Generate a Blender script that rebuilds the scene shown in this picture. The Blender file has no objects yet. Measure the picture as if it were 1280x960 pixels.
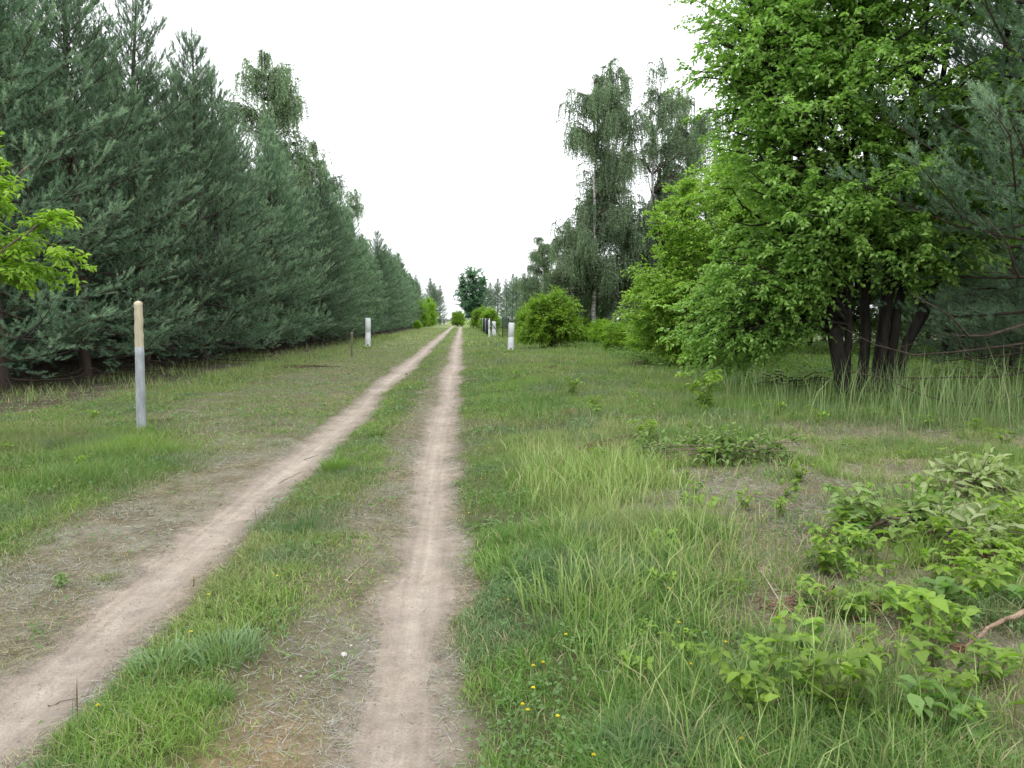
import bpy, math, random
import numpy as np

# ------------------------------------------------------------------ camera, world, sun, exposure
scene = bpy.context.scene
C = scene.collection
FPX, CW, CH = 950.0, 1280.0, 960.0
PITCH = math.atan(82 / FPX)
YAW = math.atan(62 / FPX)
EYE = 1.6
cam = bpy.data.cameras.new('camera')
cam.sensor_width = 36.0
cam.lens = FPX / CW * 36.0
cam.clip_start = 0.05
cam.clip_end = 4000
co = bpy.data.objects.new('camera', cam)
co.location = (0, 0, EYE)
co.rotation_euler = (math.pi / 2 - PITCH, 0, -YAW)
C.objects.link(co)
scene.camera = co

SUN_EL, SUN_AZ = 62.0, 200.0          # high sun behind thin cloud
world = bpy.data.worlds.new('World')
scene.world = world
world.use_nodes = True
wt = world.node_tree
wt.nodes.clear()
wo = wt.nodes.new('ShaderNodeOutputWorld')
bg = wt.nodes.new('ShaderNodeBackground')
sky = wt.nodes.new('ShaderNodeTexSky')
sky.sky_type = 'NISHITA'
sky.sun_disc = False
sky.sun_elevation = math.radians(SUN_EL)
sky.sun_rotation = math.radians(SUN_AZ)
hs = wt.nodes.new('ShaderNodeHueSaturation')
hs.inputs['Saturation'].default_value = 0.35
tc = wt.nodes.new('ShaderNodeTexCoord')
sep = wt.nodes.new('ShaderNodeSeparateXYZ')
mr = wt.nodes.new('ShaderNodeMapRange')        # overcast sky: brighter overhead than at the horizon
mr.inputs[1].default_value = 0.0
mr.inputs[2].default_value = 1.0
mr.inputs[3].default_value = 13.0
mr.inputs[4].default_value = 22.0
cmb = wt.nodes.new('ShaderNodeVectorMath')
cmb.operation = 'SCALE'
cmb.inputs[0].default_value = (0.97, 0.99, 1.03)
mix = wt.nodes.new('ShaderNodeMixRGB')
mix.inputs[0].default_value = 0.85
wt.links.new(tc.outputs['Generated'], sep.inputs[0])
wt.links.new(sep.outputs['Z'], mr.inputs[0])
wt.links.new(mr.outputs[0], cmb.inputs['Scale'])
wt.links.new(sky.outputs[0], hs.inputs['Color'])
wt.links.new(hs.outputs[0], mix.inputs[1])
wt.links.new(cmb.outputs[0], mix.inputs[2])
wt.links.new(mix.outputs[0], bg.inputs['Color'])
bg.inputs['Strength'].default_value = 0.1
wt.links.new(bg.outputs[0], wo.inputs[0])

sl = bpy.data.lights.new('sun', 'SUN')
sl.energy = 1.1
sl.angle = math.radians(25)
sl.color = (1.0, 0.97, 0.92)
so = bpy.data.objects.new('sun', sl)
el, az = math.radians(SUN_EL), math.radians(SUN_AZ)
import mathutils
sd = mathutils.Vector((math.sin(az) * math.cos(el), math.cos(az) * math.cos(el), math.sin(el)))
so.rotation_euler = sd.to_track_quat('Z', 'Y').to_euler()
C.objects.link(so)

scene.view_settings.view_transform = 'Standard'
scene.view_settings.look = 'None'
scene.view_settings.exposure = 0.42
scene.view_settings.gamma = 1.0
scene.view_settings.use_curve_mapping = False
scene.render.engine = 'CYCLES'
cy = scene.cycles
cy.max_bounces = 6
cy.diffuse_bounces = 3
cy.glossy_bounces = 1
cy.transmission_bounces = 3
cy.transparent_max_bounces = 4
cy.caustics_reflective = False
cy.caustics_refractive = False
cy.use_denoising = True

# ------------------------------------------------------------------ helpers
rs = np.random.RandomState
cyw, syw = math.cos(YAW), math.sin(YAW)


def at(px, d):
    """world x, y of photo column px at depth d in front of the camera"""
    cx = (px - 640) / FPX * d
    return (cx * cyw + d * syw, -cx * syw + d * cyw)


def gp(px, py):
    """world x, y on the ground seen at photo pixel px, py"""
    v = (CH / 2 - py) / FPX
    u = (px - CW / 2) / FPX
    fz = -math.sin(PITCH) + v * math.cos(PITCH)
    fy = math.cos(PITCH) + v * math.sin(PITCH)
    t = EYE / -fz
    cx, d = u * t, fy * t
    return (cx * cyw + d * syw, -cx * syw + d * cyw)


def nrm(a):
    return a / (np.linalg.norm(a, axis=-1, keepdims=True) + 1e-9)


_lat = rs(5).rand(512, 512).astype(np.float32)


def vnoise(x, y, s):
    x = np.asarray(x) / s + 131.7
    y = np.asarray(y) / s + 77.3
    xi, yi = np.floor(x).astype(int), np.floor(y).astype(int)
    fx, fy = x - xi, y - yi
    fx, fy = fx * fx * (3 - 2 * fx), fy * fy * (3 - 2 * fy)
    a = _lat[xi % 512, yi % 512]; b = _lat[(xi + 1) % 512, yi % 512]
    c = _lat[xi % 512, (yi + 1) % 512]; d = _lat[(xi + 1) % 512, (yi + 1) % 512]
    return (a * (1 - fx) + b * fx) * (1 - fy) + (c * (1 - fx) + d * fx) * fy


def fbm(x, y, s, o=3):
    r, w, t = 0, 1.0, 0
    for i in range(o):
        r = r + w * vnoise(x + 19.1 * i, y - 7.7 * i, s / 2 ** i)
        t += w
        w *= 0.55
    return r / t


def sst(a, b, x):
    t = np.clip((x - a) / (b - a), 0, 1)
    return t * t * (3 - 2 * t)


class MB:
    """collects triangles with a colour per vertex and links them as ONE mesh object"""
    def __init__(s):
        s.V, s.F, s.K, s.n = [], [], [], 0

    def add(s, V, F, col=(1, 1, 1)):
        V = np.asarray(V, np.float32).reshape(-1, 3)
        F = np.asarray(F, np.int32).reshape(-1, 3)
        col = np.asarray(col, np.float32)
        if col.ndim == 1:
            col = np.broadcast_to(col, (len(V), 3))
        s.V.append(V); s.F.append(F + s.n); s.K.append(col)
        s.n += len(V)
        return s

    def build(s, name, mat, parent=None, smooth=False, loc=None):
        V = np.concatenate(s.V); F = np.concatenate(s.F); K = np.concatenate(s.K)
        me = bpy.data.meshes.new(name)
        me.vertices.add(len(V)); me.vertices.foreach_set('co', V.ravel())
        me.loops.add(F.size); me.loops.foreach_set('vertex_index', F.ravel())
        me.polygons.add(len(F))
        me.polygons.foreach_set('loop_start', np.arange(0, F.size, 3, dtype=np.int32))
        try:
            me.polygons.foreach_set('loop_total', np.full(len(F), 3, np.int32))
        except Exception:
            pass
        if smooth:
            me.polygons.foreach_set('use_smooth', np.ones(len(F), bool))
        at_ = me.color_attributes.new('Col', 'BYTE_COLOR', 'POINT')
        k4 = np.ones((len(V), 4), np.float32); k4[:, :3] = np.clip(K, 0, 1)
        at_.data.foreach_set('color', k4.ravel())
        me.update(calc_edges=True)
        me.materials.append(mat)
        o = bpy.data.objects.new(name, me)
        C.objects.link(o)
        if parent is not None:
            o.parent = parent
        if loc is not None:
            o.location = loc
        return o


def tag(o, label=None, cat=None, group=None, kind=None):
    if label: o['label'] = label
    if cat: o['category'] = cat
    if group: o['group'] = group
    if kind: o['kind'] = kind
    return o


def empty(name, x, y, z=None, rz=0.0, label=None, cat=None, group=None):
    o = bpy.data.objects.new(name, None)
    o.empty_display_size = 0.2
    o.location = (x, y, float(gh(x, y)) if z is None else z)
    o.rotation_euler = (0, 0, rz)
    C.objects.link(o)
    return tag(o, label, cat, group)


def copy_tree(o, x, y, rz=0.0, s=1.0, label=None, group=None, sz=None, dz=0.0):
    c = o.copy()
    C.objects.link(c)
    c.location = (x, y, float(gh(x, y)) + dz)
    c.rotation_euler = (0, 0, rz)
    c.scale = (s, s, sz if sz else s)
    if label: c['label'] = label
    if group: c['group'] = group
    for ch in o.children:
        d = ch.copy(); C.objects.link(d); d.parent = c
        for g in ch.children:
            e = g.copy(); C.objects.link(e); e.parent = d
    return c


def tubes(mb, P, R, sides=5, col=(1, 1, 1), cap=True):
    """P (B,n,3) poly-lines, R (B,n) radii"""
    P = np.asarray(P, float); R = np.asarray(R, float)
    if P.ndim == 2:
        P, R = P[None], R[None]
    B, n, _ = P.shape
    T = np.empty_like(P)
    T[:, 1:-1] = P[:, 2:] - P[:, :-2]; T[:, 0] = P[:, 1] - P[:, 0]; T[:, -1] = P[:, -1] - P[:, -2]
    T = nrm(T)
    ref = np.where(np.abs(T[:, :1, 2:3]) > 0.8, np.array([1.0, 0.1, 0.0]), np.array([0.0, 0.05, 1.0]))
    U = nrm(np.cross(T, ref)); W = np.cross(T, U)
    a = np.arange(sides) * 2 * math.pi / sides
    V = P[:, :, None] + R[:, :, None, None] * (U[:, :, None] * np.cos(a)[:, None] + W[:, :, None] * np.sin(a)[:, None])
    b = np.arange(B)[:, None, None]; i = np.arange(n - 1)[None, :, None]; k = np.arange(sides)[None, None]
    k2 = (k + 1) % sides
    base = b * n * sides
    v00 = base + i * sides + k; v01 = base + i * sides + k2
    v10 = base + (i + 1) * sides + k; v11 = base + (i + 1) * sides + k2
    F = np.concatenate([np.stack([v00, v01, v11], -1).reshape(-1, 3), np.stack([v00, v11, v10], -1).reshape(-1, 3)])
    if cap and sides > 2:
        kk = np.arange(1, sides - 1)
        top = (np.arange(B) * n * sides + (n - 1) * sides)[:, None]
        F = np.concatenate([F, np.stack([top + 0 * kk, top + kk, top + kk + 1], -1).reshape(-1, 3)])
    V = V.reshape(-1, 3)
    col = np.asarray(col, float)
    if col.ndim == 2:
        col = np.repeat(col, n * sides, 0)
    mb.add(V, F, col)


def leaves(mb, P, D, N, L, W, col, fold=0.25, kind='tri2'):
    """leaf blades: P base, D axis, N face normal, L length, W width"""
    n = len(P)
    D = nrm(D)
    S = nrm(np.cross(N, D)); N = nrm(np.cross(D, S))
    L = np.broadcast_to(np.asarray(L, float), (n,))[:, None]; W = np.broadcast_to(np.asarray(W, float), (n,))[:, None]
    if kind == 'tri2':
        V = np.stack([P, P + D * L * .45 + S * W * .5 + N * W * fold, P + D * L - N * L * .12, P + D * L * .45 - S * W * .5 + N * W * fold], 1)
        F = np.array([[0, 1, 2], [0, 2, 3]])
        m = 4
    else:                                            # eight-point leaf with a drooping tip
        V = np.stack([P, P + D * L * .22 + S * W * .38 + N * W * fold * .8, P + D * L * .52 + S * W * .5 + N * W * fold,
                      P + D * L * .82 + S * W * .22 + N * (W * fold * .4 - L * .07), P + D * L - N * L * .16,
                      P + D * L * .82 - S * W * .22 + N * (W * fold * .4 - L * .07), P + D * L * .52 - S * W * .5 + N * W * fold,
                      P + D * L * .22 - S * W * .38 + N * W * fold * .8, P + D * L * .5], 1)
        F = np.array([[0, 1, 8], [1, 2, 8], [2, 3, 8], [3, 4, 8], [4, 5, 8], [5, 6, 8], [6, 7, 8], [7, 0, 8]])
        m = 9
    F = (np.arange(n)[:, None, None] * m + F[None]).reshape(-1, 3)
    col = np.asarray(col, float)
    if col.ndim == 2:
        col = np.repeat(col, m, 0)
    mb.add(V.reshape(-1, 3), F, col)


def box(mb, x0, x1, y0, y1, z0, z1, col=(1, 1, 1)):
    V = [(x, y, z) for z in (z0, z1) for y in (y0, y1) for x in (x0, x1)]
    F = [(0, 2, 3), (0, 3, 1), (4, 5, 7), (4, 7, 6), (0, 1, 5), (0, 5, 4), (2, 6, 7), (2, 7, 3), (0, 4, 6), (0, 6, 2), (1, 3, 7), (1, 7, 5)]
    mb.add(V, F, col)


# ------------------------------------------------------------------ materials
def newmat(name):
    m = bpy.data.materials.new(name)
    m.use_nodes = True
    nt = m.node_tree
    p = nt.nodes['Principled BSDF']
    return m, nt, p


def foliage_mat(name, trans=0.35, rough=0.5, spec=0.3):
    m, nt, p = newmat(name)
    at_ = nt.nodes.new('ShaderNodeAttribute'); at_.attribute_name = 'Col'
    oi = nt.nodes.new('ShaderNodeObjectInfo')
    h = nt.nodes.new('ShaderNodeHueSaturation')
    mrr = nt.nodes.new('ShaderNodeMapRange')
    mrr.inputs[3].default_value = 0.82; mrr.inputs[4].default_value = 1.18
    nt.links.new(oi.outputs['Random'], mrr.inputs[0])
    nt.links.new(mrr.outputs[0], h.inputs['Value'])
    nt.links.new(at_.outputs['Color'], h.inputs['Color'])
    nt.links.new(h.outputs[0], p.inputs['Base Color'])
    p.inputs['Roughness'].default_value = rough
    p.inputs['Specular IOR Level'].default_value = spec
    if trans > 0:
        t = nt.nodes.new('ShaderNodeBsdfTranslucent')
        g = nt.nodes.new('ShaderNodeMixRGB'); g.blend_type = 'MULTIPLY'; g.inputs[0].default_value = 1
        g.inputs[2].default_value = (1.05, 1.25, 0.6, 1)
        nt.links.new(h.outputs[0], g.inputs[1]); nt.links.new(g.outputs[0], t.inputs['Color'])
        mx = nt.nodes.new('ShaderNodeMixShader'); mx.inputs[0].default_value = trans
        nt.links.new(p.outputs[0], mx.inputs[1]); nt.links.new(t.outputs[0], mx.inputs[2])
        nt.links.new(mx.outputs[0], nt.nodes['Material Output'].inputs['Surface'])
    return m


def noise_mat(name, c1, c2, scale=8, rough=0.85, bump=0.3, bscale=60, stretch=(1, 1, 1), attr=False, c3=None):
    m, nt, p = newmat(name)
    tcn = nt.nodes.new('ShaderNodeTexCoord')
    mp = nt.nodes.new('ShaderNodeMapping'); mp.inputs['Scale'].default_value = stretch
    nt.links.new(tcn.outputs['Object'], mp.inputs[0])
    n1 = nt.nodes.new('ShaderNodeTexNoise'); n1.inputs['Scale'].default_value = scale; n1.inputs['Detail'].default_value = 8
    n1.inputs['Roughness'].default_value = 0.65
    nt.links.new(mp.outputs[0], n1.inputs['Vector'])
    r = nt.nodes.new('ShaderNodeValToRGB')
    r.color_ramp.elements[0].position = 0.33; r.color_ramp.elements[0].color = (*c1, 1)
    r.color_ramp.elements[1].position = 0.67; r.color_ramp.elements[1].color = (*c2, 1)
    if c3:
        e = r.color_ramp.elements.new(0.78); e.color = (*c3, 1)
    nt.links.new(n1.outputs['Fac'], r.inputs[0])
    nt.links.new(r.outputs[0], p.inputs['Base Color'])
    n2 = nt.nodes.new('ShaderNodeTexNoise'); n2.inputs['Scale'].default_value = bscale; n2.inputs['Detail'].default_value = 5
    nt.links.new(mp.outputs[0], n2.inputs['Vector'])
    b = nt.nodes.new('ShaderNodeBump'); b.inputs['Strength'].default_value = bump; b.inputs['Distance'].default_value = 0.02
    nt.links.new(n2.outputs['Fac'], b.inputs['Height']); nt.links.new(b.outputs[0], p.inputs['Normal'])
    p.inputs['Roughness'].default_value = rough
    p.inputs['Specular IOR Level'].default_value = 0.2
    return m


def ground_mat(name, grain=1.0, bump=0.6, streak=0.0):
    """vertex colour of the soil times fine grain; crumbly bump"""
    m, nt, p = newmat(name)
    a = nt.nodes.new('ShaderNodeAttribute'); a.attribute_name = 'Col'
    tcn = nt.nodes.new('ShaderNodeTexCoord')
    n1 = nt.nodes.new('ShaderNodeTexNoise'); n1.inputs['Scale'].default_value = 9; n1.inputs['Detail'].default_value = 10
    n1.inputs['Roughness'].default_value = 0.7
    n2 = nt.nodes.new('ShaderNodeTexNoise'); n2.inputs['Scale'].default_value = 90; n2.inputs['Detail'].default_value = 4
    n3 = nt.nodes.new('ShaderNodeTexVoronoi'); n3.inputs['Scale'].default_value = 38
    for n in (n1, n2, n3):
        nt.links.new(tcn.outputs['Object'], n.inputs['Vector'])
    r1 = nt.nodes.new('ShaderNodeMapRange'); r1.inputs[1].default_value = 0.3; r1.inputs[2].default_value = 0.7
    r1.inputs[3].default_value = 1 - 0.28 * grain; r1.inputs[4].default_value = 1 + 0.22 * grain
    r2 = nt.nodes.new('ShaderNodeMapRange'); r2.inputs[1].default_value = 0.3; r2.inputs[2].default_value = 0.7
    r2.inputs[3].default_value = 1 - 0.2 * grain; r2.inputs[4].default_value = 1 + 0.15 * grain
    nt.links.new(n1.outputs['Fac'], r1.inputs[0]); nt.links.new(n2.outputs['Fac'], r2.inputs[0])
    mu = nt.nodes.new('ShaderNodeMath'); mu.operation = 'MULTIPLY'
    nt.links.new(r1.outputs[0], mu.inputs[0]); nt.links.new(r2.outputs[0], mu.inputs[1])
    vm = nt.nodes.new('ShaderNodeVectorMath'); vm.operation = 'SCALE'
    nt.links.new(a.outputs['Color'], vm.inputs[0]); nt.links.new(mu.outputs[0], vm.inputs['Scale'])
    mps = nt.nodes.new('ShaderNodeMapping'); mps.inputs['Scale'].default_value = (26, .8, 1)
    ns = nt.nodes.new('ShaderNodeTexNoise'); ns.inputs['Scale'].default_value = 1.0; ns.inputs['Detail'].default_value = 5
    nt.links.new(tcn.outputs['Object'], mps.inputs[0]); nt.links.new(mps.outputs[0], ns.inputs['Vector'])
    r3 = nt.nodes.new('ShaderNodeMapRange'); r3.inputs[1].default_value = 0.35; r3.inputs[2].default_value = 0.65
    r3.inputs[3].default_value = 1 - streak; r3.inputs[4].default_value = 1 + streak
    nt.links.new(ns.outputs['Fac'], r3.inputs[0])
    vs = nt.nodes.new('ShaderNodeVectorMath'); vs.operation = 'SCALE'
    nt.links.new(vm.outputs[0], vs.inputs[0]); nt.links.new(r3.outputs[0], vs.inputs['Scale'])
    nt.links.new(vs.outputs[0], p.inputs['Base Color'])
    ad = nt.nodes.new('ShaderNodeMath'); ad.operation = 'MULTIPLY_ADD'
    nt.links.new(n1.outputs['Fac'], ad.inputs[0]); ad.inputs[1].default_value = 2.2
    nt.links.new(n2.outputs['Fac'], ad.inputs[2])
    b = nt.nodes.new('ShaderNodeBump'); b.inputs['Strength'].default_value = bump; b.inputs['Distance'].default_value = 0.02
    nt.links.new(ad.outputs[0], b.inputs['Height']); nt.links.new(b.outputs[0], p.inputs['Normal'])
    p.inputs['Roughness'].default_value = 0.95
    p.inputs['Specular IOR Level'].default_value = 0.1
    return m


M_ground = ground_mat('soil', 1.0, 0.8)
M_sand = ground_mat('sand', 0.75, 0.7, 0.09)
M_grass = foliage_mat('grass_blades', 0.3, 0.55, 0.25)
M_leaf = foliage_mat('broad_leaves', 0.45, 0.45, 0.35)
M_needle = foliage_mat('pine_needles', 0.2, 0.55, 0.3)
M_straw = foliage_mat('dry_straw', 0.1, 0.8, 0.1)
M_bark_pine = noise_mat('pine_bark', (.035, .028, .023), (.10, .075, .058), 7, bump=.6, stretch=(1, 1, .3))
M_bark_dark = noise_mat('dark_bark', (.010, .009, .008), (.045, .038, .033), 9, bump=.8, stretch=(1, 1, .25))
M_bark_birch = noise_mat('birch_bark', (.06, .055, .05), (.62, .6, .56), 4, bump=.2, stretch=(.6, .6, 3), c3=(.7, .68, .65))
M_twig_birch = noise_mat('birch_twig_bark', (.03, .022, .018), (.09, .07, .055), 10, bump=.2)
M_bark_grey = noise_mat('twig_bark', (.07, .05, .035), (.2, .16, .12), 14, bump=.4)

# ------------------------------------------------------------------ the ground: zones shared by soil, tracks and plants
def wob(y):
    return .035 * np.sin(y * .55 + 1) + .03 * np.sin(y * .23) * np.clip(y / 12, 0, 1) + .02 * np.sin(y * 1.35 + 2)


def xl(y):
    return -1.87 + wob(y) - .0 * y


def xr(y):
    return -.315 + wob(y + 31) * .9


def halfw(x, y):
    return .125 + .24 * (fbm(x, y, .5, 4) - .5) + .05 * sst(12, 30, y) + .10 * (vnoise(x * 0, y, 2.3) - .3)


def edge(x, y):
    """signed distance in metres from the nearer wheel track's edge, negative inside"""
    d = np.minimum(np.abs(x - xl(y)) - .02, np.abs(x - xr(y)))
    return d - halfw(x, y)


def gh(x, y):
    """ground height"""
    x = np.asarray(x, float); y = np.asarray(y, float)
    far = 1 - sst(60, 200, np.abs(y)) * .7
    h = (.10 * (fbm(x, y, 5.0, 2) - .5) + .025 * (fbm(x, y, .6, 2) - .5)) * sst(.3, 2.0, np.abs(x + 1.1) - .6) * far
    h = h - .045 * np.exp(-((x - xl(y)) / .24) ** 2) - .05 * np.exp(-((x - xr(y)) / .26) ** 2)
    h = h + .03 * np.exp(-((x + 1.1) / .35) ** 2) + .012 * (fbm(x, y, .25, 2) - .5)
    h = h + .08 * sst(.5, 2.2, x) * (1 - sst(25, 60, y))
    return h


DRYSPOTS = [(*gp(985, 690), .95, 1.3), (*gp(1010, 790), .6, .5), (*gp(860, 640), .8, .8), (*gp(1225, 745), .6, .6), (*gp(1240, 830), .35, .3), (*gp(1110, 600), 1.0, .5)]


def zones(x, y):
    """bare (dry, litter-covered) share 0..1 and height/character of the grass"""
    e = edge(x, y)
    n = fbm(x, y, 1.1, 4); n2 = fbm(x + 50, y, .35, 3); n3 = fbm(x - 30, y + 9, 3.5, 2)
    sand = 1 - sst(-.05, .05, e)
    fringe = 1 - sst(.02, .20, e - .16 * (n2 - .5) - .05)
    # dry strip between the left track and the grass of the left verge
    lim = -2.95 - .25 * np.sin(y * .5) - .9 * (n - .5) - sst(8, 13, y) * 1.9
    dryl = sst(lim - .55, lim + .15, x) * (x < -1.9) * (1 - sst(14, 45, y) * .45)
    dryl = dryl * (1 - .6 * sst(7, 13, y))
    dryl = dryl * sst(.36, .5, n2 * .5 + n * .5 + .12)
    # dead patches among the plants on the right
    dryr = sst(1.5, 2.3, x + .5 * (n - .5)) * (1 - sst(9.5, 12, y)) * sst(.44, .6, n * .7 + n2 * .3 + .02)
    for (qx, qy, qa, qb) in DRYSPOTS:
        dryr = np.maximum(dryr, (1 - sst(.5, 1.15, np.hypot((x - qx) / qa, (y - qy) / qb) + 1.3 * (n - .5))) * sst(.3, .5, n2 + .1))
    # scraped side of the middle strip
    mid = sst(-1.12, -.70, x + .45 * (n2 - .5)) * (x < -.3) * .78 * (1 - sst(14, 30, y) * .5)
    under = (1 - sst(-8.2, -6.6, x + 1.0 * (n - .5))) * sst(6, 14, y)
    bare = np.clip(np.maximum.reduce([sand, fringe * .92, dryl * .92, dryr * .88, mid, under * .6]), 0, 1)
    return dict(e=e, n=n, n2=n2, n3=n3, sand=sand, bare=bare, dryl=dryl, dryr=dryr, under=under, mid=mid)


SAND = np.array([.365, .315, .262]); SAND_D = np.array([.225, .185, .148]); SOIL = np.array([.125, .105, .07])
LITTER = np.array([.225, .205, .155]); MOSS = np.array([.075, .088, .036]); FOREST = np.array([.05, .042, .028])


def soil_colour(x, y):
    z = zones(x, y)
    a = sst(.3, .75, z['n2'])[..., None]; b = sst(.35, .7, z['n'])[..., None]
    lit = LITTER * (1 - a) + SOIL * 1.25 * a
    grn = MOSS * (1 - b * .5) + SOIL * b * .5
    # farther off the sheet itself carries the grass colour
    dist = sst(12, 70, y)[..., None]
    grn = grn * (1 - dist) + np.array([.17, .225, .08]) * dist
    lit = lit * (1 - .4 * dist) + .4 * dist * np.array([.19, .19, .11])
    w = z['bare'][..., None]
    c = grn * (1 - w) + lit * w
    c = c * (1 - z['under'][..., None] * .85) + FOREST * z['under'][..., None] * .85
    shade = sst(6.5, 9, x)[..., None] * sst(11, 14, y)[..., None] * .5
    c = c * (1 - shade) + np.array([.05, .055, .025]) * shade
    s = (1 - sst(-.02, .16, z['e'] - .1 * (z['n2'] - .5)))[..., None]
    sc = SAND * (.86 + .28 * z['n'][..., None]) * (.84 + .32 * fbm(x + 3, y, .16, 3)[..., None]) * (1 - .45 * a * (1 - z['sand'][..., None])) 
    core = sst(-.22, -.02, z['e'])[..., None]
    sc = sc * (1 - core) + (SAND_D * .55 + SAND * .45) * core * (.9 + .2 * a)
    # orange clay showing near the camera beside the right track
    orange = (np.exp(-(((x + .75) / .22) ** 2 + ((y - 2.55) / .5) ** 2)))[..., None]
    c = c * (1 - .6 * orange) + np.array([.38, .24, .13]) * .6 * orange
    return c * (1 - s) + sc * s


def steps(a, b, s0, g, start=0.0):
    r, v = [a], a
    while v < b:
        v += max(s0, g * max(abs(v) - start, 0))
        r.append(v)
    return r


def sheet(xs, ys, zoff=0.0, fxy=None):
    X, Y = np.meshgrid(xs, ys)
    if fxy: X = fxy(X, Y)
    Z = gh(X, Y) + (zoff(np.meshgrid(xs, ys)[0]) if callable(zoff) else zoff)
    V = np.stack([X, Y, Z], -1)
    ny, nx = X.shape
    i = np.arange(ny - 1)[:, None] * nx + np.arange(nx - 1)[None]
    F = np.concatenate([np.stack([i, i + 1, i + nx + 1], -1).reshape(-1, 3), np.stack([i, i + nx + 1, i + nx], -1).reshape(-1, 3)])
    return V.reshape(-1, 3), F, soil_colour(X, Y).reshape(-1, 3)


xs_r = steps(3.0, 900, .035, .035, 2.2); xs_l = [-v for v in steps(3.5, 900, .035, .035, 2.7)][::-1]
xs = np.array(xs_l + list(np.arange(-3.46, 2.98, .035)) + xs_r)
ys = np.array([-60, -30, -15, -8, -4] + list(np.arange(-2, 1.0, .15)) + steps(1.0, 1500, .03, .012, 1.0))
V, F, K = sheet(xs, ys)
mb = MB(); mb.add(V, F, K)
ground = tag(mb.build('ground', M_ground, smooth=True), 'grassy ground with dry litter beside the two wheel tracks', 'ground', kind='structure')

tys = np.array(list(np.arange(-2, 1.0, .1)) + [v for v in steps(1.0, 168, .035, .008, 2.0)])
for fc, lab in ((xl, 'left sandy wheel track running away between grass strips'), (xr, 'right sandy wheel track beside the green verge')):
    uu = np.linspace(-1, 1, 19)

    def ribbon(U, Y, fc=fc):
        xc = fc(Y)
        side = np.where(U < 0, -1, 1)
        w = halfw(xc + side * .2, Y) + .05 * (fbm(xc + side * .2, Y, .14, 2) - .45)
        w = np.clip(w, .05, .5) * (1 - .75 * sst(120, 165, Y)) * np.where(U < -.99, .99, 1)
        return xc + U * (w + .03)
    V, F, K = sheet(uu, tys, lambda U: .006 - .022 * sst(.8, 1.0, np.abs(U)), ribbon)
    mb = MB(); mb.add(V, F, K)
    tag(mb.build('dirt_track', M_sand, smooth=True), lab, 'path', 'pair of wheel tracks', 'structure')

# ------------------------------------------------------------------ trees
def bez(p0, p1, p2, n):
    t = np.linspace(0, 1, n)[None, :, None]
    return (1 - t) ** 2 * p0[:, None] + 2 * t * (1 - t) * p1[:, None] + t * t * p2[:, None]


NEEDLE = np.array([.165, .275, .172]); NEEDLE_NEW = np.array([.33, .45, .30]); NEEDLE_DK = np.array([.085, .155, .095])


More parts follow.
